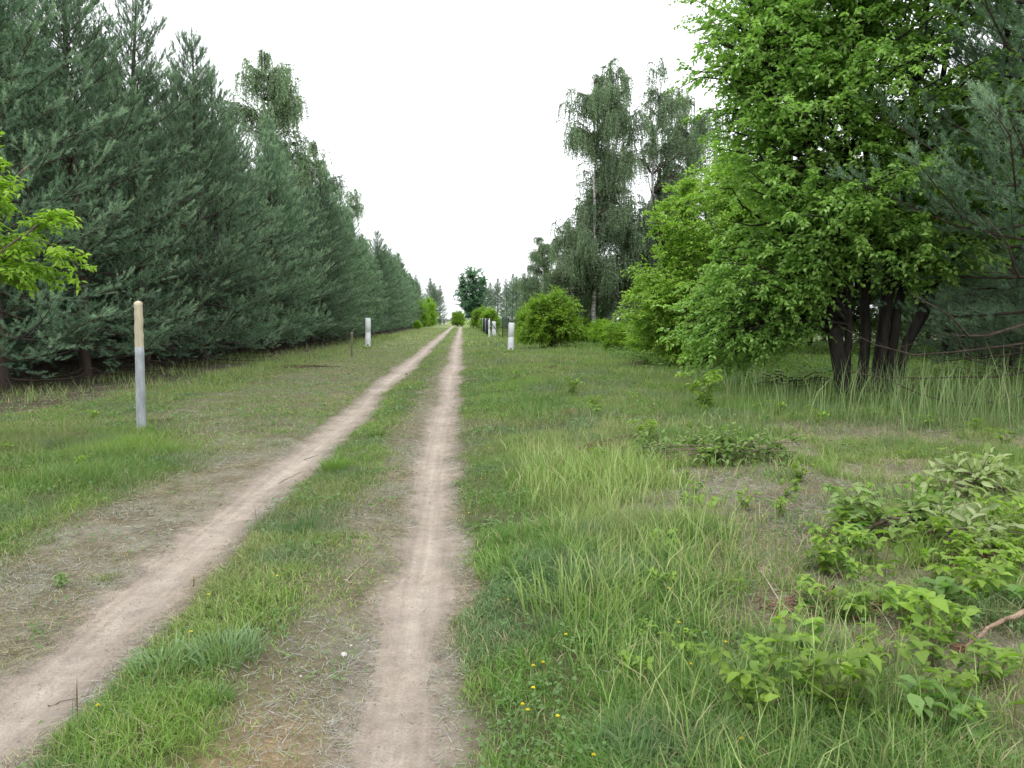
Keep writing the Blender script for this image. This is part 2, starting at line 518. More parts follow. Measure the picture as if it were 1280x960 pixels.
def pine_mesh(seed, H, R, nwh=23, needles=46, lowbare=.65, nl=.085, nw=.0115, dens=1.0):
    r = rs(seed)
    wood = MB()
    nz = 14
    tz = np.linspace(-.15, H, nz)
    tx = np.cumsum(r.normal(0, .035, nz)); ty = np.cumsum(r.normal(0, .035, nz))
    tx -= tx[0]; ty -= ty[0]
    rad = .145 * (H / 12) * (1 - tz.clip(0) / H) ** .8 + .012
    tubes(wood, np.stack([tx, ty, tz], -1), rad, 9)
    shoots = []          # start, dir, len, age tint

    def tpos(z):
        return np.array([np.interp(z, tz, tx), np.interp(z, tz, ty), z])
    bp, br = [], []
    sp, sr = [], []
    zs = np.linspace(.35, H - .5, nwh) + r.uniform(-.08, .08, nwh)
    for z in zs:
        t = z / H
        nb = r.randint(5, 8) if t < .85 else r.randint(4, 6)
        prof = (.82 + .8 * t) if t < .22 else min(1.0, 1.2 * (1 - t ** 1.3) ** .95 + .05)
        a0 = r.uniform(0, 6.28)
        for k in range(nb):
            az_ = a0 + k * 6.283 / nb + r.uniform(-.3, .3)
            L = R * prof * r.uniform(.68, 1.12)
            dead = z < lowbare * r.uniform(.5, 1.3)
            pit = math.radians(-4 + 58 * t ** 1.3 + r.uniform(-8, 8))
            upc = .12 + .22 * t
            s = np.linspace(0, 1, 7)
            hor = L * s * math.cos(pit)
            zz = L * (s * math.sin(pit) + upc * s * s * (1 if not dead else .1)) - (.1 * L * np.sin(s * 3.14) if t < .4 else 0)
            side = .12 * L * (s ** 2) * r.uniform(-1, 1)
            b0 = tpos(z)
            zz = zz + L * .035 * np.sin(s * 9 + a0 * 7) * s; side = side + L * .04 * np.sin(s * 8 + az_ * 5)
            P = np.stack([b0[0] + hor * math.cos(az_) - side * math.sin(az_), b0[1] + hor * math.sin(az_) + side * math.cos(az_), z + zz], -1)
            if dead: P[:, 2] = np.maximum(P[:, 2], .1)
            bp.append(P); br.append((.010 + .006 * L) * (1 - .8 * s))
            s0 = .24 if t < .5 else .12
            sv = s0 + r.uniform(0, .05)
            sgn = 1
            step = (.15 if t < .6 else .13) / dens
            while sv < .97:
                i = min(int(sv * 6), 5); f = sv * 6 - i
                q = P[i] * (1 - f) + P[i + 1] * f
                tg = P[i + 1] - P[i]; tg /= np.linalg.norm(tg)
                l2 = min((1 - sv) * .55 * L + .16, 1.15) * r.uniform(.7, 1.15)
                ang = sgn * math.radians(r.uniform(35, 62))
                ca, sa = math.cos(ang), math.sin(ang)
                d2 = np.array([tg[0] * ca - tg[1] * sa, tg[0] * sa + tg[1] * ca, tg[2] + r.uniform(-.35, .6)])
                d2 /= np.linalg.norm(d2)
                e = q + d2 * l2; e[2] += .12 * l2
                if dead:
                    if r.rand() < .5:
                        sp.append(np.stack([q, (q + e) / 2 + r.normal(0, .03, 3), e])); sr.append([.006, .004, .002])
                    sv += step / L * 1.6; sgn = -sgn; continue
                sp.append(np.stack([q, (q + e) / 2 + np.array([0, 0, -.03 * l2]), e])); sr.append([.007, .005, .003])
                ns = max(1, int(l2 / (.135 / dens)))
                for j in range(ns + 1):
                    u = (j + .6) / (ns + .6)
                    if j == ns: u = 1
                    w = q + (e - q) * u
                    sg = 1 if j % 2 else -1
                    a2 = 0 if j == ns else sg * math.radians(r.uniform(25, 55))
                    ca, sa = math.cos(a2), math.sin(a2)
                    d3 = np.array([d2[0] * ca - d2[1] * sa, d2[0] * sa + d2[1] * ca, d2[2] + r.uniform(-.2, .85) + .2 * t])
                    shoots.append((w, d3, r.uniform(.15, .27), r.rand() * .5 + (.5 * (sv > .7)) * u))
                sv += step / L * 1.0 * (1 + .4 * (L > 2)); sgn = -sgn
            if not dead:
                tg = P[-1] - P[-2]
                for q in range(3):
                    shoots.append((P[-1] - tg * .1 * q, tg / np.linalg.norm(tg) + r.normal(0, .25, 3) + [0, 0, .3], r.uniform(.2, .34), 1.0))
    # leader candles
    for k in range(16):
        zc = H - r.uniform(0, .75)
        shoots.append((tpos(zc), np.array([r.normal(0, .35), r.normal(0, .35), 1.0]) if k else np.array([0, 0, 1.]), r.uniform(.3, .6), 1.0))
    tubes(wood, np.array(bp), np.array(br), 5)
    tubes(wood, np.array(sp), np.array(sr), 3, cap=False)
    S = np.array([q[0] for q in shoots]); D = nrm(np.array([q[1] for q in shoots])); Ls = np.array([q[2] for q in shoots]); A = np.array([q[3] for q in shoots])
    n = len(S)
    mbn = MB()
    k = needles
    u = r.uniform(.02, 1, (n, k)); ph = r.uniform(0, 6.283, (n, k))
    ref = np.where(np.abs(D[:, 2:3]) > .9, np.array([1., 0, 0]), np.array([0, 0, 1.]))
    U = nrm(np.cross(D, ref)); W = np.cross(D, U)
    rad3 = U[:, None] * np.cos(ph)[..., None] + W[:, None] * np.sin(ph)[..., None]
    base = S[:, None] + D[:, None] * (u * Ls[:, None])[..., None]
    ang = .72 + r.uniform(-.2, .2, (n, k)) - .3 * (u > .85)
    nd = D[:, None] * np.cos(ang)[..., None] + rad3 * np.sin(ang)[..., None]
    tipp = base + nd * (nl * r.uniform(.75, 1.2, (n, k)))[..., None]
    sd_ = nrm(np.cross(nd, rad3 + r.normal(0, .6, (n, k, 3)))) * nw * .5
    V = np.stack([base - sd_, base + sd_, tipp], 2).reshape(-1, 3)
    F = np.arange(len(V)).reshape(-1, 3)
    tint = np.clip(A[:, None] * .55 + r.uniform(-.25, .25, (n, k)) + .25 * (u > .7) * A[:, None], 0, 1)
    shn = r.rand(n)[:, None]
    col = NEEDLE_DK * (1 - shn[..., None]) + NEEDLE * shn[..., None]
    col = col * (1 - tint[..., None]) + NEEDLE_NEW * tint[..., None]
    col = np.repeat(col.reshape(-1, 3), 3, 0)
    mbn.add(V, F, col)
    return wood, mbn


def make_pine(seed, H, R, x, y, rz, label, group=None, **kw):
    w, nd = pine_mesh(seed, H, R, **kw)
    t = empty('pine_tree', x, y, None, rz, label, 'pine tree', group)
    w.build('trunk', M_bark_pine, t, smooth=True)
    nd.build('crown', M_needle, t)
    return t


def decid_mesh(seed, stems, env, K, col_a, col_b, leafL=.07, leafW=.045, twigs=9, twigL=.45, nleaf=10, weep=0.0, flat=.5,
               outer=.38, br0=.03, kind='tri2', zmin=.15, inner_keep=1.0, lowdrop=.12, side_droop=.0, split=False):
    """stems: list of (pts(n,3), radii(n)); env: list of (centre, radii, weight) ellipsoids holding the foliage"""
    r = rs(seed)
    wood = MB(); lf = MB(); tw = MB() if split else wood
    pts = []; 
    for P, R_ in stems:
        P = np.array(P, float); R_ = np.array(R_, float)
        tt = np.linspace(0, len(P) - 1, 16)
        Pi = np.stack([np.interp(tt, np.arange(len(P)), P[:, i]) for i in range(3)], -1)
        Pi[1:-1] += r.normal(0, .006 * np.linalg.norm(P[-1] - P[0]) ** .7, (14, 3))
        Ri = np.interp(tt, np.arange(len(P)), R_)
        tubes(wood, Pi, Ri, 9)
        m = Pi[3:]
        pts.append(np.concatenate([m, Ri[3:, None]], 1))
    pts = np.concatenate(pts)
    w = np.array([e[2] for e in env], float); w /= w.sum()
    idx = r.choice(len(env), K, p=w)
    v = nrm(r.normal(0, 1, (K, 3))) * (r.rand(K, 1) ** outer)
    cen = np.array([e[0] for e in env], float)[idx]; rad = np.array([e[1] for e in env], float)[idx]
    T = cen + v * rad
    T[:, 2] = np.maximum(T[:, 2], zmin + .25 * r.rand(K))
    dv = T[:, None] - pts[None, :, :3]
    dist = np.linalg.norm(dv, axis=2)
    hd = np.linalg.norm(dv[..., :2], axis=2)
    cost = dist + 1.2 * np.maximum(0, pts[None, :, 2] - (T[:, None, 2] - .35 * hd)) + r.uniform(0, .35, dist.shape) * dist
    j = cost.argmin(1)
    p0 = pts[j, :3]; ln = np.linalg.norm(T - p0, axis=1)
    mid = p0 + (T - p0) * .5 + r.normal(0, .09, (K, 3)) * ln[:, None]
    mid[:, 2] += ln * (.14 + .1 * weep)
    B = bez(p0, mid, T, 8)
    B[:, 1:-1] += r.normal(0, .018, (K, 6, 3)) * ln[:, None, None]
    r0 = np.minimum(br0 * (.35 + .3 * ln), pts[j, 3] * .7)
    tubes(tw, B, r0[:, None] * np.linspace(1, .18, 8)[None], 5, cap=False)
    # twigs
    nt = twigs
    u = np.clip(r.uniform(.25, 1.05, (K, nt)), 0, 1) * 6.999
    i = u.astype(int); f = (u - i)[..., None]
    kk = np.arange(K)[:, None]
    q = B[kk, i] * (1 - f) + B[kk, i + 1] * f
    bd = nrm(B[kk, i + 1] - B[kk, i])
    ctr = cen[:, None]
    out = nrm(q - ctr)
    d = bd * .7 + r.normal(0, .65, (K, nt, 3)) + out * .35
    d[..., 2] *= (1 - .55 * flat)
    d[..., 2] -= lowdrop
    d = nrm(d)
    tl = twigL * r.uniform(.5, 1.25, (K, nt)) * (1 - .25 * (u / 7))
    q = q.reshape(-1, 3); d = d.reshape(-1, 3); tl = tl.reshape(-1)
    cl = np.repeat(r.rand(K), nt)
    if weep > 0:
        e1 = q + d * (tl * .25)[:, None] + [0, 0, -.05]
        dn = nrm(np.array([0, 0, -1.]) + r.normal(0, .10, (len(q), 3)) + d * .12)
        e2 = e1 + dn * (tl * .55 * weep)[:, None]
        e3 = e2 + nrm(dn + r.normal(0, .08, dn.shape)) * (tl * .5 * weep)[:, None]
    else:
        e1 = q + d * (tl * .35)[:, None]
        e2 = e1 + nrm(d + r.normal(0, .15, d.shape)) * (tl * .35)[:, None]
        e3 = e2 + nrm(d + r.normal(0, .2, d.shape) + [0, 0, -.15 - side_droop]) * (tl * .35)[:, None]
    TW = np.stack([q, e1, e2, e3], 1)
    TW[..., 2] = np.maximum(TW[..., 2], .05)
    tubes(tw, TW, np.array([.0045, .0035, .0028, .0018])[None].repeat(len(q), 0) * (1 if leafL < .12 else 1.5), 3, cap=False)
    # leaves
    nl = nleaf
    u = (np.arange(nl)[None] + r.uniform(.1, .9, (len(q), nl))) / nl * 2.999
    i = u.astype(int); f = (u - i)[..., None]; kk = np.arange(len(q))[:, None]
    lp = TW[kk, i] * (1 - f) + TW[kk, i + 1] * f
    td = nrm(TW[kk, i + 1] - TW[kk, i])
    sid = nrm(np.cross(td, np.array([0, 0, 1.]) + r.normal(0, .2, td.shape))) * np.where(np.arange(nl) % 2, 1, -1)[None, :, None]
    ld = td * .55 + sid * .75 + r.normal(0, .3, td.shape)
    ld[..., 2] -= .15 + .8 * (weep > 0)
    N = np.array([0, 0, 1.]) + r.normal(0, .55 if weep == 0 else 1.2, td.shape)
    lp = lp + r.normal(0, .012, lp.shape)
    m = len(q) * nl
    c = (cl[:, None] * .45 + r.rand(len(q), nl) * .4 + .25 * (u / 3)).reshape(-1, 1)
    col = np.array(col_a) * (1 - c) + np.array(col_b) * c
    col *= r.uniform(.85, 1.12, (m, 1))
    s = r.uniform(.7, 1.15, m)
    leaves(lf, lp.reshape(-1, 3), ld.reshape(-1, 3), N.reshape(-1, 3), leafL * s, leafW * s, col, kind=kind)
    return (wood, lf, tw) if split else (wood, lf)


def make_decid(name, x, y, rz, label, cat, bark, group=None, **kw):
    w, l, *tw = decid_mesh(**kw)
    t = empty(name, x, y, None, rz, label, cat, group)
    w.build('trunk' if 'shrub' not in name and 'bush' not in name else 'stems', bark, t, smooth=True)
    if tw: tw[0].build('branches', M_twig_birch, t)
    l.build('crown' if 'shrub' not in name and 'bush' not in name else 'foliage', M_leaf, t)
    return t


def stem(p, q, r0, r1, bend=(0, 0, 0)):
    p = np.array(p, float); q = np.array(q, float)
    ts = np.linspace(0, 1, 6)
    P = p + (q - p) * ts[:, None] + np.array(bend) * (ts * (1 - ts) * 4)[:, None]
    return (P, np.linspace(r0, r1, 6))


# --- the pine plantation on the left
R_ = random.Random(3)
PG = 'pines planted in rows left of the track'
ORD = ['nearest', 'second', 'third', 'fourth', 'fifth', 'sixth', 'seventh', 'eighth', 'ninth', 'tenth', 'eleventh', 'twelfth',
       'thirteenth', 'fourteenth', 'fifteenth', 'sixteenth', 'seventeenth', 'eighteenth', 'nineteenth', 'twentieth']
p1 = make_pine(11, 11.8, 3.0, -10.6, 18.2, .3, 'tall pine with bare orange-grey upper trunk above the yellow-green leafy branch', PG)
p2 = make_pine(12, 11.6, 2.9, -9.9, 24.5, 1.7, 'pine standing behind the tan-topped grey post, pale candles at its tip', PG)
p3 = make_pine(13, 12.0, 3.1, -10.2, 21.3, 4.1, 'dense blue-green pine left of the one behind the grey post', PG, dens=1.05)
p4 = make_pine(14, 11.2, 3.2, -9.3, 28.0, 2.2, 'dense pine right of the one behind the tan-topped post', PG, dens=1.05)
protos = [p1, p2, p3, p4]
y = 31.0
k = 4
while y < 160:
    pr = protos[R_.randrange(1, 4)]
    s = R_.uniform(.84, 1.04) * (1 - .12 * min(1, max(0, (y - 35) / 30)))
    x = -9.2 + R_.uniform(-.5, .5)
    if k < 20:
        lab = f'{ORD[k]} pine from the near end of the front pine row, left of the track'
    else:
        lab = 'far blue-green pine in the receding front row left of the track'
    copy_tree(pr, x, y, R_.uniform(0, 6.28), s, lab, PG if k < 20 else 'far pines of the left front row')
    k += 1
    y += R_.uniform(2.6, 3.4) if y < 80 else R_.uniform(3.4, 4.4)
for row, (x0, ya, yb) in enumerate(((-12.9, 18, 75), (-16.2, 19, 52), (-19.6, 22, 40))):
    y = ya
    while y < yb:
        copy_tree(protos[R_.randrange(4)], x0 + R_.uniform(-.5, .5), y, R_.uniform(0, 6.28), R_.uniform(.92, 1.05) + (.02 * row),
                  'pine half hidden behind the front pine row left of the track', 'pines of the rear rows left')
        y += R_.uniform(3.0, 3.8)
for (x, y, s) in ((-6.3, 172, .78), (-7.5, 180, .9), (-5.5, 190, .8)):
    copy_tree(protos[2], x, y, x, s, 'small dark distant pine beyond the left row, near the far white posts', 'distant pines past the left row')

# --- birches
BIRCH_A, BIRCH_B = (.13, .215, .13), (.30, .40, .25)


def birch(seed, H, W, K=260, n=1, lf=.095, **kw):
    r = rs(seed)
    stems, env = [], []
    for i in range(n):
        ox = (i - (n - 1) / 2) * .35
        tx = (i - (n - 1) / 2) * W * .32 + r.uniform(-.3, .3)
        stems.append(stem((ox, 0, -.15), (tx, r.uniform(-.4, .4), H * .97), .16, .02, (r.uniform(-.3, .3), 0, 0)))
    for q in range(46 + 26 * (n - 1)):
        zc = r.uniform(.05, .97)
        rr = W * .5 * (1 - .8 * (max(0, zc - .6) / .4) ** 1.5) * math.sqrt(r.uniform(.0, 1))
        if r.rand() < .1: rr = W * .55 * (1 - .5 * zc)
        a = r.uniform(0, 6.28)
        sx = stems[q % n][0]
        cx = np.interp(zc * H, sx[:, 2], sx[:, 0]) if n > 1 and zc > .6 else 0
        env.append(((cx + rr * math.cos(a), rr * math.sin(a), zc * H), (.2 + W * .055, .2 + W * .055, H * .045), .8 + .8 * (1 - zc)))
    return dict(seed=seed, stems=stems, env=env, K=K, col_a=BIRCH_A, col_b=BIRCH_B, leafL=lf, leafW=lf * .85, twigs=15, twigL=1.15,
                nleaf=14, weep=1.1, flat=.2, outer=.5, br0=.028, zmin=.9, split=True, **kw)


bx = at(742, 50)
b1 = make_decid('birch_tree', bx[0], bx[1], .2, 'tall weeping birch, leftmost of the white-stemmed clump right of the track', 'birch tree', M_bark_birch, 'birches',
                **birch(21, 18.2, 7.0, K=520, n=1))
bx = at(795, 52)
b2 = make_decid('birch_tree', bx[0], bx[1], 0, 'tall weeping birch with twin white stems in the middle of the clump', 'birch tree', M_bark_birch, 'birches',
                **birch(22, 19.3, 8.4, K=720, n=2))
bx = at(858, 54); copy_tree(b1, bx[0], bx[1], 2.6, .98, 'weeping birch behind the top left edge of the many-stemmed tree', 'birches')
bx = at(352, 47); copy_tree(b1, bx[0] - .6, bx[1], 1.1, 1.03, 'tallest birch rising behind the left pine row', 'birches')
bx = at(398, 64); copy_tree(b1, bx[0], bx[1], 4.2, .88, 'birch top poking out over the left pines, right of the tallest one', 'birches', sz=.93)
bx = at(432, 84); copy_tree(b2, bx[0], bx[1], 3.1, .8, 'small birch crown peeping over the left pine skyline, farthest of three', 'birches', sz=.83)
bx = at(677, 86); copy_tree(b1, bx[0], bx[1], 2.2, .9, 'slim pale birch beyond the round bush, above the distant pines', 'birches', sz=.62)
bx = at(715, 70); copy_tree(b2, bx[0], bx[1], 1.2, .62, 'low birch filling in left of the tall weeping clump', 'birches', sz=.56)

# --- the dark many-stemmed tree on the right
tx, ty = gp(1096, 503)
st = []
for (px, bpx, h, lean, rr) in ((1052, 1058, 9.0, -1.2, .125), (1066, 1068, 7.5, -.6, .06), (1092, 1084, 9.5, .0, .085), (1103, 1092, 8.0, .9, .07),
                               (1112, 1099, 10.2, 1.2, .085), (1122, 1104, 9.0, 1.9, .08), (1133, 1112, 8.5, 2.5, .075), (1142, 1117, 8.8, 3.1, .08)):
    b = ((bpx - 1096) / FPX * 14.3, R_.uniform(-.2, .25), -.15)
    st.append(stem(b, (b[0] + lean, R_.uniform(-1.2, 1.2), h), rr * 1.25, .03, (.1 * R_.uniform(-1, 1), 0, 0)))
GRN_A, GRN_B = (.14, .27, .06), (.31, .48, .12)
make_decid('leafy_tree', tx, ty, 0, 'big leafy tree with a fan of dark stems from one base in tall grass', 'tree', M_bark_dark,
           seed=31, stems=st, env=[((-.2, 0, 6.6), (3.3, 3.0, 3.6), 5), ((-1.9, -.6, 4.0), (1.7, 2.0, 1.7), 1.6), ((.2, .3, 9.2), (2.7, 2.4, 2.0), 2.2),
                                   ((-1.3, 0, 8.6), (2.0, 2.2, 2.4), 2), ((1.7, .2, 4.2), (2.0, 1.6, 1.5), 1.5), ((-.2, -.4, 3.0), (2.2, 1.6, .8), 1.8), ((-2.2, .3, 2.3), (1.4, 1.5, .75), 1.2), ((-2.7, 1.0, 1.25), (1.2, 1.2, .95), 1.3), ((-2.5, 0, 6.3), (1.5, 1.5, 1.7), 1.8), ((-1.9, 0, 9.6), (1.5, 1.5, 1.3), 1.0)],
           K=1000, col_a=GRN_A, col_b=GRN_B, leafL=.105, leafW=.062, twigs=12, twigL=.62, nleaf=14, flat=.6, outer=.42, br0=.035, lowdrop=.15, side_droop=.2)

# --- bright green tree to its left, leaves down to the grass
tx, ty = gp(868, 462)
st = [stem((R_.uniform(-.3, .3), R_.uniform(-.2, .2), -.1), (R_.uniform(-2.2, 2.2), R_.uniform(-1.5, 1.5), R_.uniform(3.5, 6)), .055, .012, (0, 0, .2)) for _ in range(9)]
t2 = make_decid('leafy_tree', tx, ty, 0, 'bright green low tree with foliage down to the grass, right of the round bush', 'tree', M_bark_dark,
                seed=32, stems=st, env=[((.4, 0, 2.1), (2.7, 2.3, 2.0), 5), ((0, -.6, .8), (2.0, 1.6, .7), 1.6), ((.9, 0, 4.3), (2.3, 2.1, 1.8), 4), ((-1.2, -.3, 1.7), (1.2, 1.4, 1.2), 1.2), ((1.6, 0, 5.8), (1.6, 1.6, 1.2), 1.5)],
                K=680, col_a=(.19, .34, .05), col_b=(.38, .56, .10), leafL=.11, leafW=.062, twigs=10, twigL=.55, nleaf=12, flat=.75, outer=.35, br0=.02, lowdrop=.05, side_droop=.25, zmin=.12)

# --- yellow-green branch entering on the left
lx, ly = at(-140, 8.4)
st = [stem((0, 0, -.1), (.3, .2, 4.2), .06, .015, (.1, 0, 0)), stem((0, 0, 1.0), (1.7, -.1, 2.6), .03, .01, (0, 0, .1)), stem((0, 0, 1.4), (1.5, .2, 3.3), .03, .01)]
make_decid('leafy_tree', lx, ly, 0, 'young tree with yellow-green leaves reaching in at the left edge', 'tree', M_bark_grey,
           seed=33, stems=st, env=[((.7, 0, 2.5), (1.3, 1.0, .45), 2.4), ((.3, 0, 3.2), (1.1, 1.0, .45), 2.4), ((1.45, .1, 2.2), (.7, .5, .2), .9), ((-.3, 0, 2.4), (1.2, 1.2, 1.4), 2), ((.7, 0, 1.15), (.35, .4, .12), .12)],
           K=105, col_a=(.16, .33, .03), col_b=(.38, .58, .06), leafL=.095, leafW=.040, twigs=10, twigL=.36, nleaf=14, flat=.7, outer=.45, br0=.010, lowdrop=.0, side_droop=.35)

# --- round bush
tx, ty = gp(690, 437)
st = [stem((R_.uniform(-.25, .25), R_.uniform(-.2, .2), -.1), (R_.uniform(-1.2, 1.2), R_.uniform(-1.1, 1.1), R_.uniform(1.4, 2.6)), .03, .008, (0, 0, .1)) for _ in range(12)]
bush = make_decid('round_bush', tx, ty, 0, 'round yellow-green bush standing alone beside the white marker slab', 'bush', M_bark_grey,
                  seed=34, stems=st, env=[((0, 0, 1.15), (1.4, 1.4, .98), 4.2), ((-.1, 0, 2.1), (1.05, 1.0, .8), 2.4), ((.8, .1, 2.1), (.5, .5, .5), .7), ((-.9, .2, 1.9), (.45, .4, .5), .5), ((.1, 0, 2.75), (.35, .35, .4), .35), ((1.45, -.2, 1.1), (.45, .5, .5), .5), ((-1.5, .1, .8), (.5, .5, .5), .5), ((-.5, -.6, 2.4), (.35, .3, .4), .3)],
                  K=330, col_a=(.14, .29, .03), col_b=(.34, .52, .055), leafL=.10, leafW=.06, twigs=9, twigL=.55, nleaf=12, flat=.3, outer=.5, br0=.012, zmin=.1)
for (px, d, s, sz, lab) in ((657, 47, .62, .8, 'loose yellow-green bush just behind and left of the round one'),
                            (612, 92, 1.0, .95, 'pale green bush at the far end of the mesh fence'),
                            (602, 112, 1.1, 1.1, 'pale bush closing the view at the end of the right verge'),
                            (573, 150, 1.15, 1.05, 'small yellow-green bush where the track ends'),
                            (522, 118, .55, .45, 'low yellow-green bush at the far foot of the left pine row'),
                            (770, 36, .55, .45, 'pale loose bush right of the round one, foremost'),
                            (752, 44, .6, .5, 'pale loose bush right of the round one, farther back'),
                            (536, 150, 1.5, 1.9, 'mid-green bush filling the gap after the left pine row'),
                            (527, 138, 1.3, 1.6, 'rounded green bush just past the last left pine'),
                            (727, 50, .7, .55, 'pale bush peeping out behind the round one on its right'),
                            (820, 30, .8, .6, 'low bush in front of the tall weeping birches')):
    q = at(px, d)
    copy_tree(bush, q[0], q[1], px * .7, s, lab, 'loose bushes', sz=sz)

# --- distant big tree
q = at(591, 185)
st = [stem((0, 0, -.2), (0, 0, 11), .45, .1), stem((0, 0, 3), (-3, 0, 10), .2, .06), stem((0, 0, 3), (2.8, 0, 10), .2, .06)]
fart = make_decid('leafy_tree', q[0], q[1], 0, 'solitary dark rounded tree on the horizon at the end of the track', 'tree', M_bark_dark,
                  seed=35, stems=st, env=[((0, 0, 10.5), (3.6, 3.6, 3.8), 4), ((-1.5, 0, 6.5), (3.2, 3.2, 3.2), 3), ((2.2, 0, 6.2), (3.2, 3, 2.8), 3), ((0, 0, 3), (3, 3, 2.2), 1.5)],
                  K=300, col_a=(.09, .19, .12), col_b=(.14, .26, .16), leafL=.34, leafW=.26, twigs=8, twigL=1.3, nleaf=9, flat=.2, outer=.4, br0=.04)

# --- woods on the right, behind the two leafy trees
gen_st = [stem((0, 0, -.1), (.3, 0, 8.6), .14, .03, (.2, 0, 0)), stem((0, 0, 2.0), (1.8, .6, 7), .07, .02), stem((0, 0, 2.4), (-1.7, -.5, 7.2), .07, .02)]
gen = make_decid('leafy_tree', *at(1180, 27), .4, 'dim leafy tree seen between the dark stem fan and the right edge', 'tree', M_bark_dark,
                 seed=36, stems=gen_st, env=[((0, 0, 6.5), (2.8, 2.8, 2.9), 4), ((0, 0, 3.6), (2.5, 2.5, 1.8), 3), ((.5, 0, 1.6), (1.9, 1.9, 1.0), 1.2)],
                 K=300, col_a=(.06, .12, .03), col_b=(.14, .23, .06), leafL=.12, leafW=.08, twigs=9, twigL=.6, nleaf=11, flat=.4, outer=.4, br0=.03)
WL = 'green tree in the shaded woods behind the big many-stemmed tree'
for (px, d, s) in ((905, 34, .95), (960, 30, .8), (1010, 38, 1.0), (1060, 31, .85), (1120, 36, 1.0), (1235, 34, 1.05), (1290, 26, .95), (1350, 31, 1.1), (880, 48, 1.0),
                   (1000, 50, 1.2), (1130, 50, 1.2), (1250, 48, 1.2), (1420, 24, 1.0), (940, 60, 1.2), (1400, 40, 1.2)):
    q = at(px, d); copy_tree(gen, q[0], q[1], px, s, WL, 'trees of the shaded woods on the right')
pr1 = make_pine(15, 11.5, 4.1, *at(1345, 12.3), 0.9, 'pine whose drooping boughs reach in from the right edge over the stems', 'pines on the right', lowbare=2.0, dens=1.15, needles=56)
for (px, d, s, lab) in ((1262, 19.5, 1.0, 'pine with bare lower trunk near the right edge, behind the tall grass'),
                        (1372, 18, 1.05, 'pine at the right edge behind the drooping one'),
                        (1450, 15.5, 1.0, 'pine mostly outside the right edge'),
                        (1190, 30, .95, 'shaded pine in the woods right of the stem fan')):
    q = at(px, d); copy_tree(p2 if d > 16 else p3, q[0], q[1], px * .3, s, lab, 'pines on the right')
for (px, d, s) in ((850, 62, .8), (900, 56, .8), (945, 50, .75), (985, 45, .7), (1030, 47, .8), (1075, 43, .75), (1110, 46, .8), (1160, 41, .8), (1205, 44, .8), (1250, 39, .8), (1300, 42, .85), (1350, 38, .85), (1225, 27, .7), (1320, 23, .8)):
    q = at(px, d); copy_tree(protos[int(px) % 3 + 1], q[0], q[1], px * .9, s, 'dark pine in the deep shade behind the leafy trees on the right', 'pines deep in the right woods')
for (px, d, s) in ((612, 118, .50), (622, 104, .48), (633, 112, .52), (645, 100, .50), (656, 108, .56), (668, 96, .52), (682, 92, .56), (697, 100, .62), (640, 125, .62), (712, 90, .6), (745, 80, .75), (775, 75, .7), (830, 70, .8), (728, 74, .62), (660, 130, .66), (690, 125, .66)):
    s *= 1.2; q = at(px, d); copy_tree(protos[int(px) % 4], q[0], q[1], px * .9, s, 'small dark pine in the distant clump behind the mesh fence', 'distant pines behind the fence', sz=s * 1.0)
# ------------------------------------------------------------------ grass and other ground cover
def blades(mb, x, y, h, w, lean, az_, col, r, segs=2, zoff=0.0):
    n = len(x)
    z = gh(x, y) - .004 + zoff
    root = np.stack([x, y, z], -1)
    dirn = np.stack([np.cos(az_), np.sin(az_), np.zeros(n)], -1)
    a2 = r.uniform(0, 6.283, n)
    sd_ = np.stack([np.cos(a2), np.sin(a2), np.zeros(n)], -1) * (w * .5)[:, None]
    up = np.array([0, 0, 1.0])

    def pt(t):
        return root + dirn * (lean * h * t ** 1.8)[:, None] + up * (h * t * (1 - .32 * np.minimum(lean, 1.6) * t))[:, None]
    tip = pt(np.ones(n))
    if segs == 1:
        V = np.stack([root - sd_, root + sd_, tip], 1); F = np.array([[0, 1, 2]]); m = 3
        kc = np.array([.8, .8, 1.1])
    else:
        md = pt(np.full(n, .55))
        V = np.stack([root - sd_ * .8, root + sd_ * .8, md + sd_, md - sd_, tip], 1)
        F = np.array([[0, 1, 2], [0, 2, 3], [3, 2, 4]]); m = 5
        kc = np.array([.85, .85, 1, 1, 1.08])
    F = (np.arange(n)[:, None, None] * m + F[None]).reshape(-1, 3)
    K = (col[:, None] * kc[None, :, None]).reshape(-1, 3)
    mb.add(V.reshape(-1, 3), F, K)


G_FRESH = np.array([.19, .305, .065]); G_DEEP = np.array([.12, .215, .055]); G_OLIVE = np.array([.22, .27, .105])
G_BLUE = np.array([.13, .20, .12]); STRAW = np.array([.40, .34, .21]); G_PALE = np.array([.23, .29, .12])


def mixc(a, b, t):
    t = np.asarray(t)[:, None]
    return a * (1 - t) + b * t


def scatter(r, y0, y1, dens, xlim=None):
    """random points in the wedge of ground between two distances"""
    m = 1.2
    area = .5 * 1.42 * (y1 ** 2 - y0 ** 2) + 2 * m * (y1 - y0)
    n = int(area * dens)
    y = np.sqrt(r.uniform(y0 ** 2, y1 ** 2, n))
    x = r.uniform(0, 1, n) * (1.42 * y + 2 * m) - (.64 * y + m)
    if xlim:
        k = (x > xlim[0]) & (x < xlim[1]); x, y = x[k], y[k]
    return x, y


